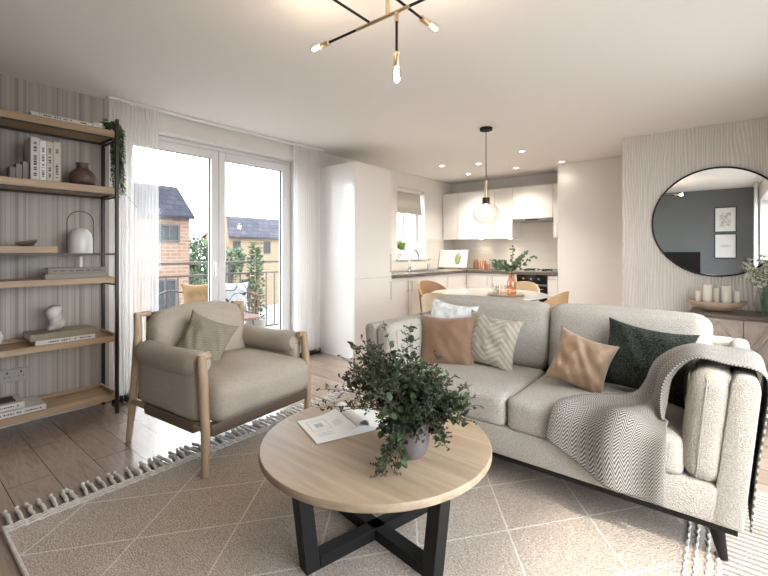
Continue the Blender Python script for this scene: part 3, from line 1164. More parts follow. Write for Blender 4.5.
# portable lamp
lp = thing('table_lamp', 'portable lamp with white dome shade and thin looped handle behind the stacked books', 'lamp')
lx, ly = -3.665, 0.975
bm = new(); lathe(bm, [(0, 0), (0.055, 0), (0.055, 0.012), (0.012, 0.016), (0.011, 0.15), (0, 0.15)], (lx, ly, 1.011)); obj('lamp_base', bm, M['whiteceramic'], lp)
bm = new(); lathe(bm, [(0.0, 0.162), (0.072, 0.162), (0.074, 0.17), (0.074, 0.27), (0.066, 0.315), (0.045, 0.345), (0.02, 0.356), (0, 0.358)], (lx, ly, 1.011)); obj('lamp_shade', bm, M['whiteceramic'], lp)
bm = new()
pts = [(lx, ly - 0.082, 1.175), (lx, ly - 0.082, 1.41)] + [(lx, ly - 0.082 * math.cos(a), 1.41 + 0.082 * math.sin(a)) for a in [PI * i / 12 for i in range(1, 12)]] + [(lx, ly + 0.082, 1.41), (lx, ly + 0.082, 1.175), (lx, ly - 0.082, 1.175)]
tube(bm, pts, 0.003, 6); obj('lamp_handle', bm, M['darkmetal'], lp)
Z4 = 1.011
book('book', 'lower taupe book of the stack in front of the lamp', -3.605, -3.50, 0.735, 1.10, Z4, Z4 + 0.032, M['taupe_cover'], group='flat books in front of the lamp')
book('book', 'upper grey book with dark title, topmost of the stack in front of the lamp', -3.60, -3.505, 0.75, 1.09, Z4 + 0.0325, Z4 + 0.073, M['books_grey'], marks=1, seed=4, group='flat books in front of the lamp')
Z5 = 0.576
book('book', 'lower pale book of the stack under the stone ornament', -3.70, -3.505, 0.685, 1.02, Z5, Z5 + 0.030, M['white_cover'], marks=1, seed=5, group='flat books under the stone ornament')
book('book', 'upper dull gold book directly under the stone ornament', -3.72, -3.51, 0.66, 1.03, Z5 + 0.0305, Z5 + 0.072, M['gold_cover'], group='flat books under the stone ornament')
bm = new()
softbox(bm, (0.07, 0.085, 0.17), 0.03, Matrix.Translation((-3.63, 0.835, Z5 + 0.157)), n=8, wr=0.02, seed=3)
for v in bm.verts:
    k = (v.co.z - (Z5 + 0.0728)) / 0.17
    v.co.y += -0.03 * (1 - k) + 0.02 * math.sin(k * 6)
    v.co.z = max(v.co.z, Z5 + 0.0728)
solo('stone_ornament', bm, M['stone'], 'rough pale marbled stone ornament standing on two flat books', 'ornament', ang=70)
bm = new(); lathe(bm, [(0, 0), (0.03, 0), (0.06, 0.03), (0.07, 0.07), (0.058, 0.105), (0.03, 0.125), (0.02, 0.13), (0.0, 0.12)], (-3.62, 0.475, Z5)); solo('vase', bm, M['whiteceramic'], 'round white vase at the left edge of the lower shelf', 'vase')
Z6 = 0.149
book('book', 'large white book lying open-edged on the bottom shelf', -3.74, -3.50, 0.36, 0.74, Z6, Z6 + 0.036, M['white_cover'], marks=1, seed=6, group='flat books on the bottom shelf')
bk = book('book', 'white book with black cover picture on top of the bottom shelf stack', -3.735, -3.53, 0.33, 0.635, Z6 + 0.0365, Z6 + 0.075, M['white_cover'], marks=1, seed=7, group='flat books on the bottom shelf')
bm = new(); box(bm, -3.715, -3.575, 0.35, 0.60, Z6 + 0.0752, Z6 + 0.077); obj('cover_picture', bm, M['ink'], bk, smooth=False)
# wall socket
so = thing('wall_socket', 'grey double wall socket on the striped wall behind the shelves', 'socket')
bm = new(); box(bm, XL, XL + 0.012, 0.55, 0.70, 0.30, 0.39, 0.003, 1); obj('socket_plate', bm, M['socket'], so)
bm = new()
for yc in (0.588, 0.662):
    box(bm, XL + 0.012, XL + 0.0135, yc - 0.004, yc + 0.004, 0.358, 0.372)
    box(bm, XL + 0.012, XL + 0.0135, yc - 0.016, yc - 0.009, 0.333, 0.339)
    box(bm, XL + 0.012, XL + 0.0135, yc + 0.009, yc + 0.016, 0.333, 0.339)
obj('socket_holes', bm, M['ink'], so, smooth=False)
# trailing ivy
iv = thing('trailing_plant', 'green trailing plant hanging down over the right end of the top shelf', 'plant')
bm = new(); lathe(bm, [(0, 0), (0.035, 0), (0.042, 0.055), (0.037, 0.055), (0, 0.045)], (-3.60, 1.07, 2.089)); obj('pot', bm, M['whiteceramic'], iv)
bml, bms = new(), new()
r = random.Random(5)
for k in range(46):
    yy = 1.115 + r.uniform(0, 0.045) if k > 12 else r.uniform(0.99, 1.15)
    xx = -3.59 + r.uniform(-0.08, 0.10)
    hang = r.uniform(0.12, 0.50) if k > 12 else r.uniform(0, 0.02)
    ysh = 1.182 + r.uniform(-0.012, 0.02)
    pts = [Vector((-3.60, 1.07, 2.14)), Vector((xx, yy, 2.135 + r.uniform(0, 0.03)))]
    if hang > 0.05:
        pts.append(Vector((xx, ysh, 2.10)))
        z = 2.10
        while z > 2.10 - hang:
            z -= 0.03
            pts.append(Vector((pts[-1].x + r.uniform(-0.006, 0.006), min(1.21, max(1.165, pts[-1].y + r.uniform(-0.006, 0.007))), z)))
    tube(bms, pts, 0.0012, 4)
    for a, b_ in zip(pts, pts[1:]):
        m_ = max(2, int((b_ - a).length / 0.009))
        for q in range(m_):
            p = a.lerp(b_, q / m_)
            leaf(bml, p, (r.uniform(-1, 1), r.uniform(-0.5, 1), r.uniform(-0.8, 0.5)), r.uniform(0.012, 0.024), 0.015, r.uniform(0, 6), n=3)
# stray tendril
pts = curve_pts((-3.52, 1.19, 1.68), (0.1, 0.5, -0.8), 0.18, -0.6, 8, 0.12, r)
tube(bms, pts, 0.001, 4)
for p in pts:
    leaf(bml, p, (r.uniform(-1, 1), r.uniform(-1, 1), r.uniform(-1, 1)), 0.014, 0.009, r.uniform(0, 6), n=3)
obj('foliage', bml, M['leafivy'], iv, ang=180)
obj('stems', bms, M['stem'], iv)

# ================================================================ ARMCHAIR
ac = thing('armchair', 'taupe fabric armchair with pale oak legs and dark leather rail by the glass doors', 'armchair')
YL, YR2 = 1.11, 1.87
for y in (YL, YR2):
    bm = new(); tube(bm, [(-2.115, y, 0.011 if y < 5 else 0), (-2.11, y, 0.25), (-2.13, y, 0.50), (-2.15, y, 0.645), (-2.15, y, 0.652)], [0.017, 0.024, 0.026, 0.024, 0.015], 14); obj('leg', bm, M['oak_z'], ac)
    bm = new(); tube(bm, [(-2.925, y, 0.0), (-2.86, y, 0.30), (-2.815, y, 0.60), (-2.805, y, 0.70), (-2.815, y, 0.815), (-2.815, y, 0.82)], [0.016, 0.024, 0.026, 0.023, 0.021, 0.012], 14); obj('leg', bm, M['oak_z'], ac)
    bm = new(); tube(bm, [(-2.11, y, 0.265), (-2.87, y, 0.265)], [0.02, 0.02], 10); obj('side_rail', bm, M['oak_y'], ac)
    s = 1 if y == YL else -1
    bm = new(); tube(bm, [(-2.15, y, 0.63), (-2.15, y + 0.05 * s, 0.64)], 0.02, 12); obj('arm_peg', bm, M['oak_z'], ac)
    bm = new(); tube(bm, [(-2.815, y, 0.805), (-2.815, y + 0.075 * s, 0.808)], 0.017, 12); obj('back_peg', bm, M['oak_z'], ac)
bm = new(); box(bm, -2.14, -2.085, YL + 0.02, YR2 - 0.02, 0.215, 0.285, 0.015); obj('leather_rail', bm, M['leather'], ac)
bm = new(); box(bm, -2.70, -2.19, YL - 0.022, YL + 0.03, 0.225, 0.29, 0.012); obj('leather_rail', bm, M['leather'], ac)
bm = new(); box(bm, -2.70, -2.19, YR2 - 0.03, YR2 + 0.022, 0.225, 0.29, 0.012); obj('leather_rail', bm, M['leather'], ac)
bm = new(); box(bm, -2.86, -2.825, YL + 0.07, YR2 - 0.07, 0.60, 0.81, 0.012); obj('back_strap', bm, M['leather'], ac)
# arms: rolled pads with hanging fabric side panels
for y, s in ((YL, 1), (YR2, -1)):
    bm = new()
    prof = []
    n = 16
    rows = []
    for i in range(n + 1):
        x = -2.19 - 0.60 * i / n
        e = min(1, i / 1.5, (n - i) / 1.5)
        rr = 0.055 + 0.02 * math.sqrt(max(e, 0.0))
        zc = 0.585 - 0.015 * math.sin(PI * i / n) - 0.0
        row = [bm.verts.new((x, y + s * 0.03 + rr * 1.0 * math.cos(a), zc + rr * math.sin(a) * 1.0)) for a in [2 * PI * k / 18 for k in range(18)]]
        rows.append(row)
    for A, B in zip(rows, rows[1:]):
        for k in range(18):
            bm.faces.new([A[k], A[(k + 1) % 18], B[(k + 1) % 18], B[k]])
    bm.faces.new(rows[0]); bm.faces.new(rows[-1])
    obj('arm_pad', bm, M['chairfab'], ac, ang=60)
    bm = new()
    softbox(bm, (0.62, 0.07, 0.30), 0.03, Matrix.Translation((-2.485, y + s * 0.02, 0.43)), n=10, puff=(0, 0.012, 0), wr=0.006, seed=y)
    obj('side_panel', bm, M['chairfab'], ac, ang=80)
# back
bm = new()
softbox(bm, (0.17, 0.67, 0.54), 0.075, Matrix.Translation((-2.745, 1.49, 0.565)) @ Matrix.Rotation(-0.17, 4, 'Y'), n=14, puff=(0.025, 0.0, 0.02), wr=0.008, seed=4)
for v in bm.verts:
    if v.co.z > 0.72:
        v.co.z -= 0.35 * (abs(v.co.y - 1.48) ** 2) * 1.0
obj('backrest', bm, M['chairfab'], ac, ang=80)
bm = new()
softbox(bm, (0.72, 0.71, 0.22), 0.075, Matrix.Translation((-2.40, 1.49, 0.385)), n=14, puff=(0.012, 0, 0.03), wr=0.008, seed=9)
obj('seat_cushion', bm, M['chairfab'], ac, ang=80)
RC = Matrix.Translation((-2.115, 1.11, 0)) @ Matrix.Rotation(math.radians(5.6), 4, 'Z') @ Matrix.Translation((2.115, -1.11, 0))
for c_ in kids(ac):
    c_.data.transform(RC)
pillow('scatter_cushion', 'olive patterned square cushion leaning in the armchair', 'cushion', M['olive'], 0.31, 0.31, 0.13, (-2.535, 1.33, 0.635), tilt=0.35, roll=0.42, yaw=PI / 2 - 0.55, seed=3)

# ================================================================ SOFA
sf = thing('sofa', 'two-seater oatmeal woven fabric sofa with slim black base', 'sofa')
bm = new(); box(bm, -1.745, 0.055, 2.0, 2.90, 0.172, 0.315, 0.012, 2); obj('base', bm, M['sofa'], sf)
bm = new(); box(bm, -1.70, 0.04, 2.015, 2.88, 0.145, 0.171, 0.003, 1); obj('plinth', bm, M['blackwood'], sf)
for (tx, ty, bx, by) in ((-0.03, 2.10, 0.0, 2.075), (-1.66, 2.10, -1.69, 2.075), (-0.03, 2.80, 0.0, 2.83), (-1.66, 2.80, -1.69, 2.83)):
    bm = new(); tube(bm, [(tx, ty, 0.146), (bx, by, 0.012)], [0.030, 0.014], 12); obj('leg', bm, M['blackwood'], sf)
cx = -0.84
def armprof(s):
    P_ = [(0.80, 0.172), (0.895, 0.172), (0.945, 0.70), (0.935, 0.735), (0.90, 0.742), (0.87, 0.735), (0.86, 0.71)]
    return [(cx + s * a, b_) for a, b_ in P_]
for s in (1, -1):
    bm = new(); prism(bm, armprof(s), 'y', 1.998, 2.90, 0.012, 2); obj('arm', bm, M['sofa'], sf)
    mt = Matrix.Translation((cx + s * 0.792, 2.315, 0.525)) @ Matrix.Rotation(s * 0.09, 4, 'Y')
    bm = new(); softbox(bm, (0.145, 0.635, 0.44), 0.066, mt, n=16, puff=(0.01, 0, 0.006)); ac_ = obj('arm_cushion', bm, M['sofa'], sf, ang=80)
    bm = new()
    lp_ = []
    for k in range(41):
        a = 2 * PI * k / 40
        X_ = 0.0; 
        zz = max(-0.205, min(0.205, 0.30 * math.sin(a)))
        yy = max(-0.30, min(0.30, 0.44 * math.cos(a)))
        lp_.append(mt @ Vector((s * -0.0757 * 1.0, yy * 0.86, zz * 0.86)))
    tube(bm, lp_, 0.0022, 5, cap=False); obj('seam', bm, M['seam'], ac_)
    bm = new(); 
    for dx in (-0.018,):
        tube(bm, [mt @ Vector((dx, -0.3215 + 0.011 * abs(q) ** 4, 0.20 * q)) for q in [i / 6 - 1 for i in range(13)]], 0.002, 5)
    obj('seam', bm, M['seam'], ac_)
for k, (a, b_) in enumerate(((-1.565, -0.852), (-0.848, -0.125))):
    bm = new(); softbox(bm, (b_ - a, 0.66, 0.16), 0.035, Matrix.Translation(((a + b_) / 2, 2.325, 0.388)), n=16, puff=(0, 0.008, 0.02), wr=0.004, seed=k); q = obj('seat_cushion', bm, M['sofa'], sf, ang=80)
for k, (a, b_) in enumerate(((-1.68, -0.845), (-0.843, -0.045))):
    bm = new(); softbox(bm, (b_ - a, 0.20, 0.43), 0.07, Matrix.Translation(((a + b_) / 2, 2.715, 0.655)) @ Matrix.Rotation(-0.17, 4, 'X'), n=16, puff=(0, 0.03, 0.012), wr=0.006, seed=k + 4); obj('back_cushion', bm, M['sofa'], sf, ang=80)
bm = new(); box(bm, -1.735, 0.055, 2.82, 2.93, 0.172, 0.74, 0.03, 3); obj('back_frame', bm, M['sofa'], sf)

pillow('scatter_cushion', 'plain tan square cushion at the left end of the sofa', 'cushion', M['tan'], 0.39, 0.37, 0.15, (-1.405, 2.38, 0.605), tilt=0.30, roll=-0.03, yaw=0.30, seed=1, wr=0.010)
pillow('scatter_cushion', 'taupe chevron cushion leaning against the plain tan cushion', 'cushion', M['taupe'], 0.36, 0.35, 0.14, (-1.145, 2.48, 0.63), tilt=0.36, roll=0.12, yaw=0.10, seed=2)
pillow('scatter_cushion', 'pale patterned cushion half hidden behind the plain tan cushion', 'cushion', M['palepillow'], 0.36, 0.36, 0.12, (-1.49, 2.55, 0.675), tilt=0.36, roll=0.12, yaw=0.1, seed=5)
pillow('scatter_cushion', 'small shiny tan satin cushion in front of the dark green cushion', 'cushion', M['satin'], 0.295, 0.295, 0.14, (-0.585, 2.36, 0.615), tilt=0.34, roll=0.30, yaw=0.25, seed=6, wr=0.016)
pillow('scatter_cushion', 'dark green nubbly cushion beside the draped throw', 'cushion', M['green'], 0.41, 0.36, 0.15, (-0.315, 2.475, 0.65), tilt=0.36, roll=0.10, yaw=-0.12, seed=7)

# throw blanket: control grid, rows follow the cloth's length
ctl = [
    [(0.072, 2.03, 0.17), (0.075, 2.25, 0.15), (0.075, 2.46, 0.16)],
    [(0.092, 2.025, 0.42), (0.096, 2.25, 0.42), (0.098, 2.46, 0.42)],
    [(0.122, 2.03, 0.68), (0.124, 2.25, 0.68), (0.126, 2.45, 0.68)],
    [(0.100, 2.05, 0.752), (0.10, 2.25, 0.756), (0.10, 2.43, 0.756)],
    [(0.00, 2.04, 0.768), (0.00, 2.20, 0.775), (0.00, 2.38, 0.770)],
    [(-0.085, 2.05, 0.762), (-0.10, 2.18, 0.770), (-0.12, 2.31, 0.768)],
    [(-0.152, 2.05, 0.68), (-0.180, 2.17, 0.685), (-0.22, 2.30, 0.69)],
    [(-0.170, 2.05, 0.57), (-0.205, 2.15, 0.58), (-0.265, 2.27, 0.60)],
    [(-0.175, 2.04, 0.505), (-0.25, 2.13, 0.520), (-0.335, 2.24, 0.525)],
    [(-0.175, 2.00, 0.490), (-0.33, 2.06, 0.508), (-0.47, 2.20, 0.505)],
    [(-0.175, 1.975, 0.44), (-0.36, 1.99, 0.492), (-0.565, 2.10, 0.495)],
    [(-0.180, 1.965, 0.32), (-0.38, 1.962, 0.40), (-0.61, 1.99, 0.475)],
    [(-0.183, 1.965, 0.205), (-0.37, 1.958, 0.22), (-0.632, 1.962, 0.345)],
]


def cr(p0, p1, p2, p3, t):
    return 0.5 * ((2 * p1) + (-p0 + p2) * t + (2 * p0 - 5 * p1 + 4 * p2 - p3) * t * t + (-p0 + 3 * p1 - 3 * p2 + p3) * t * t * t)


def spline(pts, t):
    n = len(pts) - 1
    s = min(t * n, n - 1e-6)
    i = int(s)
    g = lambda k: pts[max(0, min(n, k))]
    return cr(g(i - 1), g(i), g(i + 1), g(i + 2), s - i)


def cloth_grid(ctl, nu, nv, fold, seed=0):
    C = [[Vector(p) for p in row] for row in ctl]
    base = [[None] * (nv + 1) for _ in range(nu + 1)]
    for i in range(nu + 1):
        rowp = [spline([C[k][j] for k in range(len(C))], i / nu) for j in range(len(C[0]))]
        for j in range(nv + 1):
            base[i][j] = spline(rowp, j / nv)
    bm = bmesh.new()
    uvl = bm.loops.layers.uv.new('UVMap')
    G = [[None] * (nv + 1) for _ in range(nu + 1)]
    for i in range(nu + 1):
        for j in range(nv + 1):
            a = base[min(i + 1, nu)][j] - base[max(i - 1, 0)][j]
            b = base[i][min(j + 1, nv)] - base[i][max(j - 1, 0)]
            n_ = b.cross(a).normalized()
            G[i][j] = bm.verts.new(base[i][j] + n_ * fold(i / nu, j / nv))
    for i in range(nu):
        for j in range(nv):
            f = bm.faces.new([G[i][j], G[i + 1][j], G[i + 1][j + 1], G[i][j + 1]])
            for l, (q, w) in zip(f.loops, ((i, j), (i + 1, j), (i + 1, j + 1), (i, j + 1))):
                l[uvl].uv = (w / nv, q / nu)
    return bm


def fold(u, v):
    gather = math.exp(-((u - 0.56) / 0.15) ** 2)
    spread = max(0, min(1, (u - 0.62) * 5))
    k = 0.016 * gather * (1 + math.sin(v * 15 + u * 3))
    k += 0.028 * spread * (1 + math.sin(v * 13 - u * 6 + 0.8)) * (0.25 + 0.75 * math.sin(v * PI)) * (0.75 + 0.25 * math.sin(u * 23))
    k += 0.008 * max(0, noise.noise(Vector((v * 4, u * 9, 1.3)))) + 0.004
    return k


bm = cloth_grid(ctl, 130, 60, fold)
th = solo('throw_blanket', bm, M['throw'], 'grey herringbone throw draped over the sofa arm and seat', 'throw', ang=120)
sm = th.modifiers.new('thick', 'SOLIDIFY'); sm.thickness = 0.006; sm.offset = 0

# ================================================================ COFFEE TABLE
TC, TR, TZ = Vector((-1.135, 1.342, 0)), 0.473, 0.42
ct = thing('coffee_table', 'round oak coffee table on crossed black legs', 'coffee table', (TC.x, TC.y, 0.011))
bm = new(); lathe(bm, [(0, 0.378), (TR - 0.006, 0.378), (TR, 0.384), (TR, 0.401), (TR - 0.004, 0.407), (TR - 0.012, 0.409), (0, 0.409)], n=96); obj('tabletop', bm, M['oak_x'], ct)
for k, a in enumerate((math.radians(-103), math.radians(-8))):
    for s in (1, -1):
        R = Matrix.Rotation(a + (0 if s == 1 else PI), 4, 'Z')
        bm = new()
        pl = [(0.28, 0.0), (0.337, 0.0), (0.382, 0.377), (0.325, 0.377)]
        w = 0.030
        v = [(p[0], -w, p[1]) for p in pl] + [(p[0], w, p[1]) for p in pl]
        put(bm, v, [(0, 1, 2, 3), (7, 6, 5, 4), (0, 4, 5, 1), (1, 5, 6, 2), (2, 6, 7, 3), (3, 7, 4, 0)])
        bmesh.ops.bevel(bm, geom=bm.edges[:], offset=0.002, segments=1, affect='EDGES')
        bm.transform(R); obj('leg', bm, M['black'], ct)
    bm = new(); box(bm, -0.28, 0.28, -0.030, 0.030, 0.0 if k == 0 else 0.0, 0.045, 0.002, 1, mtx=Matrix.Rotation(a, 4, 'Z')); obj('cross_bar', bm, M['black'], ct)
    bm = new(); box(bm, -0.33, 0.33, -0.02, 0.02, 0.353, 0.377, 0.002, 1, mtx=Matrix.Rotation(a, 4, 'Z')); obj('top_bar', bm, M['black'], ct)

# open magazine
mg = thing('magazine', 'open magazine with curling pages on the coffee table', 'magazine', (-1.275, 1.135, TZ + 0.001), math.atan2(0.93, 0.36))
# local: +X along spread, +Y along page height
def page_profile(side):
    pts = []
    for i in range(17):
        u = i / 16
        if side < 0:
            x = 0.185 - 0.185 * u
            z = 0.006 + 0.020 * math.exp(-(u * 4) ** 1.4) + 0.002 * (1 - u)
        else:
            x = 0.185 + 0.185 * u
            z = 0.006 + 0.022 * math.exp(-((u - 0.12) * 3.4) ** 2) + 0.003 * (1 - u)
        pts.append((x, z))
    return pts
for side, nm in ((-1, 'page_block'), (1, 'page_block')):
    pr = page_profile(side)
    bm = new()
    poly = pr + [(pr[-1][0], 0.0), (0.185, 0.0)]
    put(bm, [(p[0], 0, p[1]) for p in poly] + [(p[0], 0.245, p[1]) for p in poly],
        [tuple(range(len(poly))), tuple(range(2 * len(poly) - 1, len(poly) - 1, -1))] + [(i, i + len(poly), (i + 1) % len(poly) + len(poly), (i + 1) % len(poly)) for i in range(len(poly))])
    obj(nm, bm, M['paper'], mg)
bm = new()
cyl = [(0.215 + 0.028 * math.cos(a) * (1 - 0.0), 0.030 + 0.026 * math.sin(a)) for a in [PI * 1.15 - i * PI * 1.55 / 14 for i in range(15)]]
n = len(cyl)
inn = [(0.215 + 0.024 * math.cos(a), 0.030 + 0.022 * math.sin(a)) for a in [PI * 1.15 - i * PI * 1.55 / 14 for i in range(15)]][::-1]
poly = cyl + inn
put(bm, [(p[0], 0.002, p[1]) for p in poly] + [(p[0], 0.243, p[1]) for p in poly], [(i, i + 2 * n, (i + 1) % (2 * n) + 2 * n, (i + 1) % (2 * n)) for i in range(2 * n)])
for i in range(n - 1):
    for off in (0, 2 * n):
        bm.verts.ensure_lookup_table()
        try:
            bm.faces.new([bm.verts[off + i], bm.verts[off + i + 1], bm.verts[off + 2 * n - 2 - i], bm.verts[off + 2 * n - 1 - i]])
        except ValueError:
            pass
obj('curled_page', bm, M['paper'], mg)
def zpage(x):
    u = (0.185 - x) / 0.185
    return 0.006 + 0.020 * math.exp(-(u * 4) ** 1.4) + 0.002 * (1 - u) + 0.0004
bm = new()
def strip(x0, x1, y0, y1):
    k = 5
    vs = [[bm.verts.new((x0 + (x1 - x0) * i / k, y, zpage(x0 + (x1 - x0) * i / k))) for i in range(k + 1)] for y in (y0, y1)]
    for i in range(k):
        bm.faces.new([vs[0][i], vs[0][i + 1], vs[1][i + 1], vs[1][i]])
for (a, b_, c_, d_) in ((0.025, 0.110, 0.095, 0.098), (0.025, 0.110, 0.205, 0.208), (0.025, 0.028, 0.095, 0.208), (0.107, 0.110, 0.095, 0.208), (0.04, 0.095, 0.12, 0.122), (0.05, 0.085, 0.13, 0.17), (0.04, 0.095, 0.185, 0.187)):
    strip(a, b_, c_, d_)
for i in range(6):
    strip(0.125, 0.160, 0.10 + i * 0.009, 0.103 + i * 0.009)
for i in range(4):
    strip(0.03, 0.10 - 0.01 * (i % 2), 0.04 + i * 0.010, 0.043 + i * 0.010)
obj('printed_drawing', bm, M['printgrey'], mg, smooth=False)

# plant in pot on the coffee table
pp = thing('potted_plant', 'bushy dark green foliage in a mauve grey pot on the coffee table', 'potted plant', (-0.925, 1.305, TZ + 0.0005))
bm = new(); lathe(bm, [(0, 0), (0.038, 0), (0.054, 0.018), (0.067, 0.055), (0.069, 0.09), (0.064, 0.13), (0.060, 0.150), (0.054, 0.150), (0.058, 0.13), (0.062, 0.09), (0, 0.08)], n=40); obj('pot', bm, M['pot'], pp)
bm = new(); lathe(bm, [(0, 0.125), (0.060, 0.125), (0.058, 0.12), (0, 0.118)]); obj('soil', bm, M['stem'], pp)
r = random.Random(11)
bS, bL, bF, bB = new(), new(), new(), new()
Rt = Vector((0.776, 0.631, 0)); Fw = Vector((-0.631, 0.776, 0))
def stem_leaves(pts, kind, r, start=0.3):
    n_ = len(pts) - 1
    for i in range(n_):
        if i / n_ < start:
            continue
        a, b_ = pts[i], pts[i + 1]
        d = (b_ - a).normalized()
        if kind == 'fine':
            for q in range(4):
                p = a.lerp(b_, q / 4)
                side = Vector((r.uniform(-1, 1), r.uniform(-1, 1), r.uniform(-0.5, 1))).normalized()
                tw = p + side * r.uniform(0.012, 0.035)
                tube(bS, [p, tw], 0.0007, 3, cap=False)
                for w_ in range(3):
                    dd = (side + Vector((r.uniform(-1, 1), r.uniform(-1, 1), r.uniform(-1, 1))) * 0.9)
                    leaf(bF, p.lerp(tw, 0.4 + 0.3 * w_), dd, r.uniform(0.008, 0.016), r.uniform(0.006, 0.011), r.uniform(0, 6), n=3)
                if r.random() < 0.45:
                    ball(bF, tw, r.uniform(0.0025, 0.0045), 1)  # berries, joined into the small leaf mesh
        else:
            for q in range(2):
                p = a.lerp(b_, q / 2)
                side = Vector((r.uniform(-1, 1), r.uniform(-1, 1), r.uniform(-0.6, 0.8))).normalized()
                leaf(bL, p, side + d * 0.5, r.uniform(0.022, 0.040), r.uniform(0.018, 0.030), r.uniform(-0.8, 0.8), 0.15)
for k in range(112):
    az = r.uniform(0, 2 * PI)
    el = r.uniform(0.55, 1.42) if math.cos(az + PI / 2 - 0.68) > -2 else 0
    d = Vector((math.cos(az) * math.cos(el), math.sin(az) * math.cos(el), math.sin(el)))
    ln = r.uniform(0.17, 0.35) * (0.85 + 0.3 * (d.dot(-Rt) > 0))
    p0 = Vector((r.uniform(-0.035, 0.035), r.uniform(-0.035, 0.035), 0.125))
    pts = curve_pts(p0, d, ln, r.uniform(0.1, 0.7), 9, 0.10, r)
    tube(bS, pts, [0.0022 - 0.0014 * i / 9 for i in range(10)], 5, cap=False)
    stem_leaves(pts, 'fine' if r.random() < 0.66 else 'broad', r, 0.28)
# sprays that hang over the front and left of the pot
for k in range(7):
    az = r.uniform(-0.5, 0.25)
    base = (-Fw * math.cos(az) * 0.8 - Rt * (0.55 + math.sin(az)))
    d = Vector((base.x, base.y, r.uniform(0.2, 0.7))).normalized()
    pts = curve_pts((0.05 * d.x, 0.05 * d.y, 0.13), d, r.uniform(0.16, 0.27), r.uniform(2.2, 3.4), 9, 0.08, r)
    for p in pts:
        p.z = max(p.z, 0.010)
    tube(bS, pts, 0.0012, 4, cap=False)
    stem_leaves(pts, 'fine' if k % 4 else 'broad', r, 0.15)
# long fine sprays reaching left and up
for k in range(26):
    d = -Rt * r.uniform(0.5, 1.0) + Fw * r.uniform(-0.6, 0.6) + Vector((0, 0, r.uniform(0.6, 1.4)))
    pts = curve_pts((0, 0, 0.13), d, r.uniform(0.24, 0.36), r.uniform(0.1, 0.5), 10, 0.09, r)
    tube(bS, pts, 0.0014, 4, cap=False)
    stem_leaves(pts, 'fine', r, 0.25)
# short leafy ends that fall over the rim
for k in range(20):
    az = r.uniform(0, 2 * PI)
    d = Vector((math.cos(az), math.sin(az), r.uniform(0.2, 0.8)))
    pts = curve_pts((0.04 * math.cos(az), 0.04 * math.sin(az), 0.14), d, r.uniform(0.08, 0.15), r.uniform(1.8, 3.0), 7, 0.08, r)
    tube(bS, pts, 0.0012, 4, cap=False)
    stem_leaves(pts, 'fine' if k % 2 else 'broad', r, 0.1)
# broad leaved sprigs to the right
for k in range(9):
    d = Rt * r.uniform(0.5, 1.0) - Fw * r.uniform(-0.4, 0.7) + Vector((0, 0, r.uniform(0.5, 1.2)))
    pts = curve_pts((0, 0, 0.13), d, r.uniform(0.2, 0.27), r.uniform(0.5, 1.2), 9, 0.08, r)
    tube(bS, pts, 0.0015, 4, cap=False)
    stem_leaves(pts, 'broad', r, 0.3)
for b_ in (bL, bF, bB, bS):
    for v in b_.verts:
        v.co.z = max(v.co.z, 0.004)
obj('broad_leaves', bL, M['leaf2'], pp, ang=180)
obj('small_leaves_berries', bF, M['leaf'], pp, ang=180)
obj('stems', bS, M['stem'], pp)

# ================================================================ CHANDELIER
ZC = 2.162
ch = thing('chandelier', 'black and brass rod chandelier with bare glowing bulbs', 'chandelier')
hx_, hy_ = -1.068, 1.336
bm = new(); lathe(bm, [(0, 0), (0.06, 0), (0.06, -0.02), (0.0, -0.022)], (hx_, hy_, H)); obj('canopy', bm, M['brass'], ch)
bm = new(); tube(bm, [(hx_, hy_, H - 0.02), (hx_, hy_, ZC)], 0.009, 14); obj('drop_stem', bm, M['brass'], ch)
bm = new(); tube(bm, [(-1.24, hy_, ZC), (-0.955, hy_, ZC)], 0.0075, 14); obj('centre_rod', bm, M['brass'], ch)
bm = new(); tube(bm, [(-1.41, hy_, ZC), (-1.24, hy_, ZC)], 0.0055, 12); obj('rod', bm, M['black'], ch)
bm = new(); tube(bm, [(-0.955, hy_, ZC), (-0.66, hy_, ZC)], 0.0055, 12); obj('rod', bm, M['black'], ch)
bm = new(); tube(bm, [(-1.165, 1.342, ZC + 0.006), (-1.165, 0.90, ZC + 0.006)], 0.0055, 12); obj('rod', bm, M['black'], ch)
bm = new(); tube(bm, [(-0.982, 1.02, ZC + 0.012), (-0.982, 1.455, ZC + 0.012)], 0.0055, 12); obj('rod', bm, M['black'], ch)
bm = new(); tube(bm, [(-1.021, hy_, ZC), (-1.021, hy_, 2.122)], 0.009, 12); obj('drop_sleeve', bm, M['brass'], ch)
bm = new(); tube(bm, [(-1.021, hy_, 2.122), (-1.021, hy_, 2.00)], 0.0055, 12); obj('rod', bm, M['black'], ch)


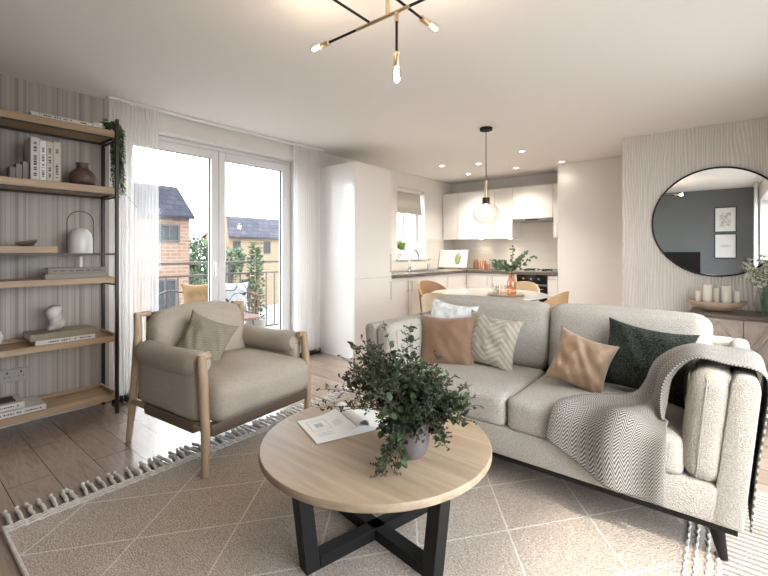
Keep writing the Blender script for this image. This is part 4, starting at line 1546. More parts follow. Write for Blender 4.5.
def bulb(c, d, parent, first=True):
    c, d = Vector(c), Vector(d)
    bm = new(); tube(bm, [c, c + d * 0.004, c + d * 0.055, c + d * 0.06], [0.009, 0.0135, 0.0135, 0.011], 16); hd = obj('bulb_holder', bm, M['brass'], parent)
    Rq = d.to_track_quat('Z', 'Y').to_matrix().to_4x4()
    bm = new(); lathe(bm, [(0.009, 0.0), (0.016, 0.012), (0.021, 0.030), (0.019, 0.05), (0.012, 0.064), (0, 0.070)], n=20)
    bm.transform(Matrix.Translation(c + d * 0.058) @ Rq); obj('bulb', bm, M['globe'], hd)
    bm = new()
    for q in range(4):
        a = q * PI / 2
        tube(bm, [(0.006 * math.cos(a), 0.006 * math.sin(a), 0.008), (0.008 * math.cos(a), 0.008 * math.sin(a), 0.05)], 0.0026, 6)
    bm.transform(Matrix.Translation(c + d * 0.058) @ Rq); obj('filament', bm, M['bulbglass'], hd)
    p = c + d * 0.095
    lamp('bulb_light', 'POINT', p, BULB_W, (1.0, 0.83, 0.64), shadow_soft_size=0.02)


BULB_W = 1.6
bulb((-1.41, hy_, ZC), (-1, 0, 0), ch)
bulb((-0.66, hy_, ZC), (1, 0, 0), ch)
bulb((-1.165, 0.90, ZC + 0.006), (0, -1, 0), ch)
bulb((-0.982, 1.455, ZC + 0.012), (0, 1, 0), ch)
bulb((-0.982, 1.02, ZC + 0.012), (0, -1, 0), ch)
bulb((-1.021, hy_, 2.00), (0, 0, -1), ch)

# ================================================================ BACK WALL: mirror, console
mi = thing('round_mirror', 'large round mirror with thin black frame on the rippled wall', 'mirror')
mc = Vector((-0.055, YM, 1.475)); mr_ = 0.512
bm = new(); put(bm, [(mc.x + (mr_ - 0.006) * math.cos(2 * PI * k / 96), YM - 0.018, mc.z + (mr_ - 0.006) * math.sin(2 * PI * k / 96)) for k in range(96)] + [(mc.x + (mr_ - 0.006) * math.cos(2 * PI * k / 96), YM - 0.004, mc.z + (mr_ - 0.006) * math.sin(2 * PI * k / 96)) for k in range(96)],
                [tuple(range(96)), tuple(range(191, 95, -1))] + [(k, (k + 1) % 96, (k + 1) % 96 + 96, k + 96) for k in range(96)]); obj('mirror_glass', bm, M['mirror'], mi, smooth=False)
bm = new()
ring = []
for k in range(97):
    a = 2 * PI * k / 96
    ring.append([(mc.x + rr * math.cos(a), yy, mc.z + rr * math.sin(a)) for rr, yy in ((mr_ - 0.007, YM - 0.028), (mr_ + 0.007, YM - 0.028), (mr_ + 0.007, YM - 0.001), (mr_ - 0.007, YM - 0.001))])
vs = [[bm.verts.new(p) for p in q] for q in ring[:96]]
for k in range(96):
    for j in range(4):
        bm.faces.new([vs[k][j], vs[k][(j + 1) % 4], vs[(k + 1) % 96][(j + 1) % 4], vs[(k + 1) % 96][j]])
obj('mirror_frame', bm, M['black'], mi)

CZ = 0.66
cs = thing('console_table', 'limewashed sideboard with raised geometric front and dark top under the mirror', 'sideboard')
bm = new(); box(bm, -0.24, 0.47, 4.56, 5.03, CZ - 0.028, CZ, 0.004, 1); obj('top', bm, M['consoletop'], cs)
bm = new(); box(bm, -0.20, 0.45, 4.60, 5.03, 0.10, CZ - 0.029, 0.004, 1); obj('body', bm, M['consolewhite'], cs)
for x in (-0.17, 0.42):
    for y in (4.63, 5.0):
        bm = new(); box(bm, x - 0.02, x + 0.02, y - 0.02, y + 0.02, 0, 0.10); obj('leg', bm, M['consolewhite'], cs)
for k, (a, b_) in enumerate(((-0.19, 0.122), (0.128, 0.44))):
    bm = new(); box(bm, a, b_, 4.583, 4.60, 0.12, CZ - 0.04, 0.002, 1); dr = obj('door', bm, M['consolewhite'], cs)
    bm = new()
    m_ = (a + b_) / 2
    z0, z1, zm = 0.14, CZ - 0.06, (0.14 + CZ - 0.06) / 2
    dm = [(m_, z1), (b_ - 0.02, zm), (m_, z0), (a + 0.02, zm)]
    for sc_ in (1.0, 0.62):
        q = [(m_ + (p[0] - m_) * sc_, zm + (p[1] - zm) * sc_) for p in dm]
        for i in range(4):
            tube(bm, [(q[i][0], 4.578, q[i][1]), (q[(i + 1) % 4][0], 4.578, q[(i + 1) % 4][1])], 0.009, 4)
    box(bm, a, a + 0.018, 4.571, 4.583, 0.12, CZ - 0.04); box(bm, b_ - 0.018, b_, 4.571, 4.583, 0.12, CZ - 0.04); box(bm, a + .018, b_ - .018, 4.571, 4.583, CZ - 0.058, CZ - 0.04); box(bm, a + .018, b_ - .018, 4.571, 4.583, 0.12, 0.138)
    obj('moulding', bm, M['consolewhite'], dr)
# boat shaped wooden bowl
bm = new()
nU, nV = 20, 12
bx_, by_ = -0.058, 4.80
outer = []
for i in range(nU + 1):
    u = 2 * i / nU - 1
    L_ = 0.215 * u
    wd = 0.085 * math.sqrt(max(0.0, 1 - abs(u) ** 2.4)) + 0.004
    ht = 0.085 + 0.022 * u ** 4
    bot = 0.075 * abs(u) ** 2.2
    row = []
    for j in range(nV + 1):
        a = PI * j / nV
        row.append((bx_ + L_, by_ - wd * math.cos(a), CZ + 0.0005 + ht - (ht - bot) * math.sin(a) ** 0.75))
    outer.append(row)
vo = [[bm.verts.new(p) for p in row] for row in outer]
vi = [[bm.verts.new((p[0] * 1.0 - 0.004 * (1 if p[0] > bx_ else -1) * 0, by_ + (p[1] - by_) * 0.88, p[2] + 0.009 * math.sin(PI * j / nV))) for j, p in enumerate(row)] for row in outer]
for i in range(nU):
    for j in range(nV):
        bm.faces.new([vo[i][j], vo[i + 1][j], vo[i + 1][j + 1], vo[i][j + 1]])
        bm.faces.new([vi[i][j], vi[i][j + 1], vi[i + 1][j + 1], vi[i + 1][j]])
    for j in (0, nV):
        bm.faces.new([vo[i][j], vo[i + 1][j], vi[i + 1][j], vi[i][j]])
for i in (0, nU):
    for j in range(nV):
        bm.faces.new([vo[i][j], vo[i][j + 1], vi[i][j + 1], vi[i][j]])
solo('wooden_bowl', bm, M['bowlwood'], 'long boat-shaped pale wooden bowl holding candles on the sideboard', 'bowl', ang=70)
for (x, y, rr, zt, lab) in ((-0.185, 4.83, 0.022, 0.835, 'short thin candle at the left end of the wooden bowl'),
                            (-0.115, 4.79, 0.034, 0.895, 'thick ivory candle, left of the two tallest in the bowl'),
                            (-0.055, 4.83, 0.024, 0.865, 'short candle between the two tallest candles'),
                            (0.018, 4.79, 0.034, 0.890, 'thick ivory candle, right of the two tallest in the bowl'),
                            (0.085, 4.82, 0.026, 0.850, 'short candle at the right end of the wooden bowl')):
    t = thing('pillar_candle', lab, 'candle', group='candles in the wooden bowl')
    z0 = 0.676 if abs(x + 0.05) < 0.08 else (0.690 if x < 0.08 and x > -0.15 else 0.705)
    bm = new(); lathe(bm, [(0, z0), (rr - 0.002, z0), (rr, z0 + 0.003), (rr, zt - 0.003), (rr - 0.003, zt), (0, zt - 0.003)], (x, y, 0), n=24); obj('wax', bm, M['candle'], t)
    bm = new(); tube(bm, [(x, y, zt - 0.003), (x + 0.002, y, zt + 0.010)], 0.0012, 5); obj('wick', bm, M['ink'], t)
# aqua vase + white flowers
vx, vy = 0.262, 4.74
fv = thing('glass_vase', 'ribbed aqua glass vase on the sideboard right of the bowl', 'vase')
bm = new()
n = 48
prof = [(0.03, 0), (0.050, 0.004), (0.056, 0.03), (0.058, 0.10), (0.054, 0.15), (0.045, 0.185), (0.050, 0.20)]
rows = []
for rr, z in prof:
    rows.append([bm.verts.new((vx + rr * (1 + 0.04 * math.cos(12 * 2 * PI * k / n)) * math.cos(2 * PI * k / n), vy + rr * (1 + 0.04 * math.cos(12 * 2 * PI * k / n)) * math.sin(2 * PI * k / n), CZ + 0.0005 + z)) for k in range(n)])
for A, B in zip(rows, rows[1:]):
    for k in range(n):
        bm.faces.new([A[k], A[(k + 1) % n], B[(k + 1) % n], B[k]])
bm.faces.new(rows[0])
obj('vase_body', bm, M['aqua'], fv)
fl = thing('white_flowers', 'loose bunch of small white flowers and pale leaves in the aqua vase', 'flowers')
bS, bL, bP = new(), new(), new()
r = random.Random(21)
for k in range(26):
    d = Vector((r.uniform(-0.45, 0.45), r.uniform(-0.4, 0.4), 1))
    p0 = Vector((vx + r.uniform(-0.02, 0.02), vy + r.uniform(-0.02, 0.02), CZ + 0.02))
    pts = curve_pts(p0, Vector((d.x * 0.25, d.y * 0.25, 1)), 0.19, 0, 5, 0.02, r)
    pts += curve_pts(pts[-1], d, r.uniform(0.12, 0.30), 0.6, 7, 0.1, r)[1:]
    tube(bS, pts, 0.0016, 4, cap=False)
    for p in pts[6:]:
        for q in range(3):
            leaf(bL, p, (r.uniform(-1, 1), r.uniform(-1, 1), r.uniform(-0.4, 1)), r.uniform(0.02, 0.035), 0.012, r.uniform(0, 6), n=3)
        if r.random() < 0.95:
            c0 = p + Vector((r.uniform(-0.02, 0.02), r.uniform(-0.02, 0.02), r.uniform(0, 0.02)))
            for q in range(7):
                leaf(bP, c0, (r.uniform(-1, 1), r.uniform(-1, 1), r.uniform(-1, 1)), 0.020, 0.015, r.uniform(0, 6), n=3)
obj('stems', bS, M['leafeu'], fl)
obj('leaves', bL, M['leafpale'], fl, ang=180)
obj('petals', bP, M['petal'], fl, ang=180)

# ================================================================ FRONT WALL (seen in the mirror): TV and pictures
tv = thing('television', 'black flat television on the blue-grey wall, seen in the mirror', 'television')
bm = new(); box(bm, -1.55, -0.363, YB + 0.002, YB + 0.045, 0.50, 1.18, 0.006, 1); obj('casing', bm, M['oven'], tv)
bm = new(); box(bm, -1.54, -0.373, YB + 0.045, YB + 0.047, 0.51, 1.17); obj('screen', bm, M['screen'], tv, smooth=False)
for (z0, z1, lab, kind) in ((1.565, 2.045, 'upper framed botanical print on the blue-grey wall, seen in the mirror', 0), (1.06, 1.53, 'lower framed botanical print on the blue-grey wall, seen in the mirror', 1)):
    t = thing('framed_picture', lab, 'picture', group='two framed prints')
    x0, x1 = -0.145, 0.185
    bm = new()
    y0, y1 = YB + 0.002, YB + 0.025
    w = 0.012
    box(bm, x0, x0 + w, y0, y1, z0, z1); box(bm, x1 - w, x1, y0, y1, z0, z1); box(bm, x0 + w, x1 - w, y0, y1, z0, z0 + w); box(bm, x0 + w, x1 - w, y0, y1, z1 - w, z1)
    obj('picture_frame', bm, M['black'], t, smooth=False)
    bm = new(); box(bm, x0 + w, x1 - w, y0, y0 + 0.008, z0 + w, z1 - w); obj('print_paper', bm, M['art_mat'], t, smooth=False)
    bm = new()
    r = random.Random(kind + 3)
    xc, zc = (x0 + x1) / 2, (z0 + z1) / 2
    for k in range(150 if kind == 0 else 60):
        if kind == 0:
            px_, pz_ = r.uniform(-0.085, 0.085), r.uniform(-0.13, 0.13)
        else:
            a = r.uniform(0, PI); rr = r.uniform(0, 0.08)
            px_, pz_ = rr * math.cos(a), rr * 0.45 * math.sin(a) - 0.01
        a = r.uniform(0, 2 * PI)
        l_, w_ = (0.018, 0.004) if kind == 0 else (0.022, 0.002)
        ca, sa = math.cos(a), math.sin(a)
        put(bm, [(xc + px_ + ca * l_, y0 + 0.0085 + k * 1e-5, zc + pz_ + sa * l_), (xc + px_ - sa * w_, y0 + 0.0085 + k * 1e-5, zc + pz_ + ca * w_), (xc + px_ - ca * l_, y0 + 0.0085 + k * 1e-5, zc + pz_ - sa * l_), (xc + px_ + sa * w_, y0 + 0.0085 + k * 1e-5, zc + pz_ - ca * w_)], [(0, 1, 2, 3)])
    obj('printed_motif', bm, M['olive'] if kind == 0 else M['printgrey'], t, smooth=False)

# ================================================================ KITCHEN
def handle(bm, p0, p1, off, r_=0.0035):
    p0, p1, off = Vector(p0), Vector(p1), Vector(off)
    tube(bm, [p0, p0 + off], r_, 8)
    tube(bm, [p1, p1 + off], r_, 8)
    d = (p1 - p0).normalized() * 0.012
    tube(bm, [p0 + off - d, p1 + off + d], r_, 8)

FX = -3.16
fr = thing('tall_cabinet', 'tall gloss white kitchen cabinet beside the glass doors', 'cabinet')
bm = new(); box(bm, XL + 0.001, FX - 0.022, 3.37, 4.035, 0.0, 2.19, 0.002, 1); obj('body', bm, M['cab'], fr)
for z0, z1, hz in ((0.10, 0.885, (0.62, 0.82)), (0.889, 2.188, (0.95, 1.15))):
    bm = new(); box(bm, FX - 0.021, FX, 3.372, 4.033, z0, z1, 0.002, 1); d = obj('door', bm, M['cab'], fr)
    bm = new(); handle(bm, (FX, 3.985, hz[0]), (FX, 3.985, hz[1]), (0.028, 0, 0)); obj('handle', bm, M['chrome'], d)


def base_unit(label, x0, x1, y0, y1, face, doors, drawer=False):
    """face 'x' looks to +X, face 'y' looks to -Y"""
    t = thing('base_cabinet', label, 'cabinet', group='gloss white base cabinets')
    bm = new()
    if face == 'x':
        box(bm, x0, x1 - 0.02, y0 + 0.001, y1 - 0.001, 0.10, 0.858); box(bm, x0, x1 - 0.06, y0 + 0.001, y1 - 0.001, 0.0, 0.10)
    else:
        box(bm, x0 + 0.001, x1 - 0.001, y0 + 0.02, y1, 0.10, 0.858); box(bm, x0 + 0.001, x1 - 0.001, y0 + 0.06, y1, 0.0, 0.10)
    obj('body', bm, M['cab'], t, smooth=False)
    a, b_ = (y0, y1) if face == 'x' else (x0, x1)
    w = (b_ - a) / doors
    for k in range(doors):
        p, q = a + k * w + 0.002, a + (k + 1) * w - 0.002
        zs = [(0.105, 0.853)] if not drawer else [(0.105, 0.36), (0.364, 0.61), (0.614, 0.853)]
        for z0, z1 in zs:
            bm = new()
            if face == 'x':
                box(bm, x1 - 0.019, x1, p, q, z0, z1, 0.002, 1)
            else:
                box(bm, p, q, y0, y0 + 0.019, z0, z1, 0.002, 1)
            d = obj('drawer' if drawer else 'door', bm, M['cab'], t)
            bm = new()
            if drawer:
                c_ = (p + q) / 2
                if face == 'x':
                    handle(bm, (x1, c_ - 0.06, z1 - 0.05), (x1, c_ + 0.06, z1 - 0.05), (0.028, 0, 0))
                else:
                    hw = min(0.06, (q - p) * 0.3)
                    handle(bm, (c_ - hw, y0, z1 - 0.05), (c_ + hw, y0, z1 - 0.05), (0, -0.028, 0))
            else:
                s_ = q - 0.04 if k % 2 == 0 else p + 0.04
                if face == 'x':
                    handle(bm, (x1, s_, z1 - 0.17), (x1, s_, z1 - 0.05), (0.028, 0, 0))
                else:
                    handle(bm, (s_, y0, z1 - 0.17), (s_, y0, z1 - 0.05), (0, -0.028, 0))
            obj('handle', bm, M['chrome'], d)
    return t


base_unit('white double-door base cabinet next to the tall cabinet', XL + .001, -3.20, 4.04, 4.84, 'x', 2)
base_unit('white base cabinet under the sink', XL + .001, -3.20, 4.84, 5.44, 'x', 1)
base_unit('white corner base cabinet left of the open cookbook', XL + .001, -3.20, 5.44, 6.02, 'x', 1)
base_unit('white base cabinet between the corner and the oven', -3.20, -2.37, 6.02, 6.61, 'y', 2)
base_unit('narrow white drawer cabinet right of the oven', -1.93, XP - 0.005, 6.02, 6.61, 'y', 1, drawer=True)
bm = new(); box(bm, XL + .001, -3.20, 6.02, 6.61, 0.0, 0.858); struct('trim_6', bm, M['cab'])
bm = new()
box(bm, XL + 0.001, -3.17, 4.04, 6.61, 0.86, 0.90, 0.004, 1)
box(bm, -3.168, XP - 0.003, 5.99, 6.61, 0.86, 0.90, 0.004, 1)
solo('kitchen_worktop', bm, M['worktop'], 'dark stone kitchen worktop running round the corner', 'worktop')
# splashback tiles
bm = new(); box(bm, XL + 0.0005, XL + 0.010, 4.04, KY1 + 0.04, 0.902, KZ0 - 0.034); box(bm, XL + 0.0005, XL + 0.010, KY1 + 0.04, YK - 0.001, 0.902, 1.40); struct('trim_1', bm, M['tile_y'])
bm = new(); box(bm, XL + 0.012, XP - 0.001, YK - 0.010, YK - 0.0005, 0.902, 1.72); struct('trim_2', bm, M['tile'])


def wall_unit(label, x0, x1, z0, z1, hside=None, yf=6.28):
    t = thing('wall_cabinet', label, 'cabinet', group='gloss white wall cabinets')
    bm = new(); box(bm, x0 + 0.001, x1 - 0.001, yf + 0.02, YK - 0.012, z0 + 0.0, z1, 0.001, 1); obj('body', bm, M['cab'], t)
    bm = new(); box(bm, x0 + 0.002, x1 - 0.002, yf, yf + 0.019, z0 - 0.006, z1, 0.002, 1); d = obj('door', bm, M['cab'], t)
    if hside:
        xx = x1 - 0.04 if hside > 0 else x0 + 0.04
        bm = new(); handle(bm, (xx, yf, z0 + 0.04), (xx, yf, z0 + 0.17), (0, -0.026, 0)); obj('handle', bm, M['chrome'], d)
    return t


wall_unit('plain white wall cabinet in the kitchen corner', XL + 0.012, -3.512, 1.40, 2.18, None)
wall_unit('wide white wall cabinet behind the pendant light', -3.510, -2.835, 1.40, 2.18, 1)
wall_unit('narrow white wall cabinet left of the cooker hood', -2.833, -2.545, 1.40, 2.18, 1)
wall_unit('white wall cabinet above the cooker hood', -2.543, -1.935, 1.70, 2.18, None)
wall_unit('slim white wall cabinet right of the cooker hood', -1.933, XP - 0.004, 1.40, 2.18, -1)
bm = new(); box(bm, -2.53, -1.945, 6.25, 6.58, 1.645, 1.693, 0.006, 1)
ho = thing('cooker_hood', 'slim steel cooker hood under the wall cabinet', 'cooker hood')
obj('hood_body', bm, M['steel'], ho)
bm = new(); box(bm, -2.33, -2.14, 6.246, 6.25, 1.66, 1.68); obj('controls', bm, M['ink'], ho, smooth=False)
# oven
ov = thing('oven', 'built-in black glass oven with steel trim', 'oven')
bm = new(); box(bm, -2.368, -1.932, 6.025, 6.60, 0.10, 0.858); obj('oven_body', bm, M['steel'], ov, smooth=False)
bm = new(); box(bm, -2.366, -1.934, 6.008, 6.024, 0.725, 0.855, 0.002, 1); obj('control_panel', bm, M['oven'], ov)
for x in (-2.26, -2.15, -2.04):
    bm = new(); tube(bm, [(x, 6.008, 0.80), (x, 5.985, 0.80)], [0.019, 0.015], 16); obj('knob', bm, M['chrome'], ov)
bm = new(); box(bm, -2.366, -1.934, 6.008, 6.024, 0.16, 0.70, 0.003, 1); od = obj('oven_door', bm, M['oven'], ov)
bm = new(); handle(bm, (-2.32, 6.008, 0.655), (-1.98, 6.008, 0.655), (0, -0.035, 0), 0.008); obj('handle', bm, M['chrome'], od)
bm = new(); box(bm, -2.366, -1.934, 6.004, 6.02, 0.702, 0.723); obj('trim_strip', bm, M['steel'], ov, smooth=False)
hb = thing('gas_hob', 'gas hob with black pan supports above the oven', 'hob')
bm = new(); box(bm, -2.42, -1.88, 6.06, 6.54, 0.9005, 0.908, 0.002, 1); obj('hob_plate', bm, M['steel'], hb)
for x in (-2.28, -2.02):
    for y in (6.18, 6.42):
        bm = new(); lathe(bm, [(0, 0), (0.035, 0), (0.033, 0.012), (0, 0.013)], (x, y, 0.908), 16)
        obj('burner', bm, M['black'], hb)
        bm = new()
        box(bm, x - 0.10, x + 0.10, y - 0.004, y + 0.004, 0.924, 0.932); box(bm, x - 0.004, x + 0.004, y - 0.10, y + 0.10, 0.924, 0.932)
        for dx, dy in ((-.1, 0), (.1, 0), (0, -.1), (0, .1)):
            box(bm, x + dx - 0.004, x + dx + 0.004, y + dy - 0.004, y + dy + 0.004, 0.908, 0.93)
        obj('pan_support', bm, M['black'], hb, smooth=False)
# sink + tap
sk = thing('sink', 'inset steel sink in the worktop under the kitchen window', 'sink')
bm = new()
box(bm, -3.66, -3.28, 4.92, 4.94, 0.9005, 0.906); box(bm, -3.66, -3.28, 5.36, 5.38, 0.9005, 0.906); box(bm, -3.66, -3.64, 4.94, 5.36, 0.9005, 0.906); box(bm, -3.30, -3.28, 4.94, 5.36, 0.9005, 0.906)
obj('sink_rim', bm, M['steel'], sk, smooth=False)
bm = new(); box(bm, -3.64, -3.30, 4.94, 5.36, 0.9005, 0.9025); obj('sink_bowl', bm, M['gasket'], sk, smooth=False)
tp = thing('kitchen_tap', 'chrome swan-neck tap behind the sink', 'tap')
tx_, ty_ = -3.60, 5.02
bm = new(); lathe(bm, [(0, 0), (0.026, 0), (0.024, 0.04), (0.014, 0.06), (0, 0.06)], (tx_, ty_, 0.9065)); obj('tap_base', bm, M['chrome'], tp)
bm = new()
dx_, dy_ = 0.35, 0.94
R_ = 0.085
pts = [(tx_, ty_, 0.95), (tx_, ty_, 1.12)] + [(tx_ + dx_ * R_ * (1 - math.cos(a)), ty_ + dy_ * R_ * (1 - math.cos(a)), 1.12 + R_ * math.sin(a)) for a in [PI * i / 12 for i in range(1, 13)]] + [(tx_ + dx_ * 2 * R_, ty_ + dy_ * 2 * R_, 1.08)]
tube(bm, pts, 0.013, 10); obj('spout', bm, M['chrome'], tp)
for s in (-1, 1):
    bm = new(); tube(bm, [(tx_, ty_, 0.95), (tx_ + 0.02, ty_ + s * 0.05, 0.965)], 0.006, 8); obj('lever', bm, M['chrome'], tp)
# blind
bl = thing('roman_blind', 'cream roman blind half lowered in the kitchen window', 'blind')
bm = new(); box(bm, -3.875, -3.835, KY0 + 0.012, KY1 - 0.012, KZ1 - 0.055, KZ1 - 0.002, 0.003, 1); obj('headrail', bm, M['trim'], bl)
zt, zb = KZ1 - 0.055, 1.775
for i, (a, b_, dx) in enumerate(((zt, 1.99, 0.0), (2.0, 1.865, 0.012), (1.875, 1.815, 0.024), (1.83, zb, 0.034))):
    bm = new()
    x = -3.862 + dx
    put(bm, [(x, KY0 + 0.015, a), (x, KY1 - 0.07, a), (x + 0.016, KY1 - 0.07, b_), (x + 0.016, KY0 + 0.015, b_), (x + 0.008, KY0 + 0.015, a), (x + 0.008, KY1 - 0.07, a), (x + 0.022, KY1 - 0.07, b_), (x + 0.022, KY0 + 0.015, b_)], [(0, 1, 2, 3), (7, 6, 5, 4), (0, 4, 5, 1), (1, 5, 6, 2), (2, 6, 7, 3), (3, 7, 4, 0)])
    obj('blind_fold', bm, M['blind'], bl, smooth=False)
# sill plant
sp = thing('potted_herb', 'fresh light green plant in a white pot on the kitchen window sill', 'potted plant')
bm = new(); lathe(bm, [(0, 0), (0.042, 0), (0.056, 0.085), (0.050, 0.085), (0, 0.07)], (-3.86, 5.10, KZ0 + 0.0025)); obj('pot', bm, M['whiteceramic'], sp)
bm = new(); r = random.Random(2)
for k in range(260):
    d = Vector((r.uniform(-0.9, 0.9), r.uniform(-1, 1), r.uniform(0, 1.2)))
    p = Vector((-3.86, 5.10, KZ0 + 0.13)) + d.normalized() * r.uniform(0.01, 0.12)
    p.x = max(p.x, -3.90); p.y = max(p.y, 5.035)
    leaf(bm, p, Vector((max(d.x, -0.2), d.y, d.z)), 0.045, 0.032, r.uniform(0, 6), n=3)
obj('foliage', bm, M['leaflight'], sp, ang=180)
# cookbook on stand
ck = thing('cookbook', 'open cookbook with food photograph propped on a stand on the worktop', 'book', (-3.52, 6.14, 0.901), math.radians(8))
R = Matrix.Rotation(-0.30, 4, 'X')
for s in (-1, 1):
    bm = new(); box(bm, 0.004 if s > 0 else -0.250, 0.250 if s > 0 else -0.004, -0.012, 0.0, 0.02, 0.325, 0.003, 1, mtx=R @ Matrix.Rotation(-s * 0.06, 4, 'Z')); obj('pages', bm, M['paper'], ck)
bm = new(); ball(bm, (0, 0, 0), 0.075, 2, (0.75, 0.14, 1.35)); bm.transform(R @ Matrix.Translation((0.085, -0.020, 0.17))); pl_ = obj('food_picture', bm, M['olive'], ck)
bm = new()
for k in range(4):
    ball(bm, (0.065 + 0.036 * (k % 2), -0.031, 0.12 + 0.032 * k), 0.016, 1, (1, 0.3, 1))
bm.transform(R); obj('fruit_picture', bm, M['leaflight'], ck)
bm = new(); box(bm, -0.10, 0.10, -0.05, 0.11, 0.0, 0.016, 0.003, 1); box(bm, -0.02, 0.02, 0.09, 0.105, 0.016, 0.24); obj('stand', bm, M['oak_y'], ck)
# small things along the back of the worktop
def jar(name, label, cat, x, y, prof, m, extra=None):
    t = thing(name, label, cat)
    bm = new(); lathe(bm, prof, (x, y, 0.901), 20); obj('body', bm, m, t)
    if extra:
        bm = new(); lathe(bm, extra[0], (x, y, 0.901), 20); obj(extra[1], bm, extra[2], t)
jar('storage_jar', 'amber glass jar on the worktop right of the cookbook', 'jar', -3.20, 6.36, [(0, 0), (0.045, 0), (0.045, 0.11), (0.03, 0.125), (0.03, 0.14), (0, 0.14)], M['amber'], ([(0, 0.14), (0.034, 0.14), (0.034, 0.16), (0, 0.16)], 'lid', M['oak_z']))
jar('copper_canister', 'taller copper canister on the worktop right of the cookbook', 'canister', -3.07, 6.36, [(0, 0), (0.05, 0), (0.05, 0.14), (0.045, 0.15), (0, 0.15)], M['copper'], ([(0, 0.15), (0.012, 0.15), (0.014, 0.17), (0, 0.172)], 'lid_knob', M['copper']))
jar('copper_mug', 'short copper mug beside the copper canister', 'mug', -2.96, 6.30, [(0, 0), (0.035, 0), (0.04, 0.085), (0.036, 0.085), (0.032, 0.01), (0, 0.01)], M['copper'])
hp = thing('potted_herb', 'small dark green herb pot on the worktop behind the dining table', 'potted plant')
bm = new(); lathe(bm, [(0, 0), (0.03, 0), (0.038, 0.06), (0.033, 0.06), (0, 0.05)], (-2.80, 6.36, 0.901)); obj('pot', bm, M['whiteceramic'], hp)
bm = new()
for k in range(140):
    d = Vector((r.uniform(-1, 1), r.uniform(-1, 1), r.uniform(0, 1.2)))
    leaf(bm, Vector((-2.80, 6.36, 0.97)) + d.normalized() * r.uniform(0.01, 0.06), d, 0.03, 0.02, r.uniform(0, 6), n=3)
obj('foliage', bm, M['leaf2'], hp, ang=180)
sb_ = thing('soap_dispenser', 'slim dark soap bottle by the tap', 'bottle')
bm = new(); lathe(bm, [(0, 0), (0.025, 0), (0.025, 0.10), (0.009, 0.12), (0.009, 0.14), (0, 0.14)], (-3.68, 5.66, 0.901)); obj('bottle', bm, M['steel'], sb_)
bm = new(); tube(bm, [(-3.68, 5.66, 1.04), (-3.68, 5.66, 1.065), (-3.64, 5.66, 1.065)], 0.005, 8); obj('pump', bm, M['black'], sb_)

# ================================================================ DINING
DT = (-1.95, 4.15)
dt = thing('dining_table', 'round white pedestal dining table under the glass pendant', 'dining table', (DT[0], DT[1], 0))
bm = new(); lathe(bm, [(0, 0.722), (0.55, 0.722), (0.598, 0.738), (0.60, 0.744), (0.596, 0.75), (0, 0.75)], n=72); obj('tabletop', bm, M['tantable'], dt)
bm = new(); lathe(bm, [(0, 0.0), (0.27, 0.0), (0.27, 0.012), (0.10, 0.04), (0.045, 0.12), (0.04, 0.5), (0.07, 0.68), (0.12, 0.7215), (0, 0.7215)], n=40); obj('pedestal', bm, M['tantable'], dt)


def shell_chair(label, x, y, rz, m, src=None):
    """tub chair: back towards local -Y"""
    if src is not None:
        t = copy_tree(src)
        t.location = (x, y, 0)
        t.rotation_euler = (0, 0, rz)
        t['label'] = label
        return t
    t = thing('dining_chair', label, 'chair', (x, y, 0), rz, group='dining chairs')
    bm = new()
    n_, k_ = 28, 10
    def surf(rad):
        rows = []
        for i in range(n_ + 1):
            th = math.radians(-200 + 220 * i / n_)       # wraps round the back
            w = abs(i / n_ * 2 - 1)
            top = 0.82 - 0.30 * w ** 2.2
            row = []
            for j in range(k_ + 1):
                f = j / k_
                z = 0.44 + (top - 0.44) * f
                rr = rad + 0.035 * f
                row.append((rr * 0.94 * math.cos(th), rr * math.sin(th) * 1.0, z))
            rows.append(row)
        return rows
    A_ = [[bm.verts.new(p) for p in q] for q in surf(0.235)]
    B_ = [[bm.verts.new(p) for p in q] for q in surf(0.215)]
    for i in range(n_):
        for j in range(k_):
            bm.faces.new([A_[i][j], A_[i + 1][j], A_[i + 1][j + 1], A_[i][j + 1]])
            bm.faces.new([B_[i][j], B_[i][j + 1], B_[i + 1][j + 1], B_[i + 1][j]])
        for j in (0, k_):
            bm.faces.new([A_[i][j], A_[i + 1][j], B_[i + 1][j], B_[i][j]])
    for i in (0, n_):
        for j in range(k_):
            bm.faces.new([A_[i][j], A_[i][j + 1], B_[i][j + 1], B_[i][j]])
    obj('backrest', bm, m, t, ang=60)
    bm = new(); lathe(bm, [(0, 0.40), (0.20, 0.40), (0.232, 0.415), (0.236, 0.44), (0.215, 0.468), (0.12, 0.478), (0, 0.48)], n=40, sx=0.96); obj('seat', bm, m, t)
    for sx_, sy_ in ((-1, -1), (1, -1), (1, 1), (-1, 1)):
        bm = new(); tube(bm, [(sx_ * 0.13, sy_ * 0.13, 0.402), (sx_ * 0.20, sy_ * 0.20, 0.0)], [0.015, 0.010], 10); obj('leg', bm, M['oak_z'], t)
    return t


c1_ = shell_chair('caramel tub dining chair at the left of the white table', -2.74, 4.45, -PI / 2 - 0.25, M['shell'])
shell_chair('caramel tub dining chair at the right of the white table', -1.40, 4.12, PI / 2, M['shell'], c1_)
c2_ = shell_chair('cream tub dining chair on the near side of the white table', -2.06, 3.51, 0.12, M['shellpale'])
shell_chair('cream tub dining chair on the far side of the white table', -1.93, 4.92, PI, M['shellpale'], c2_)

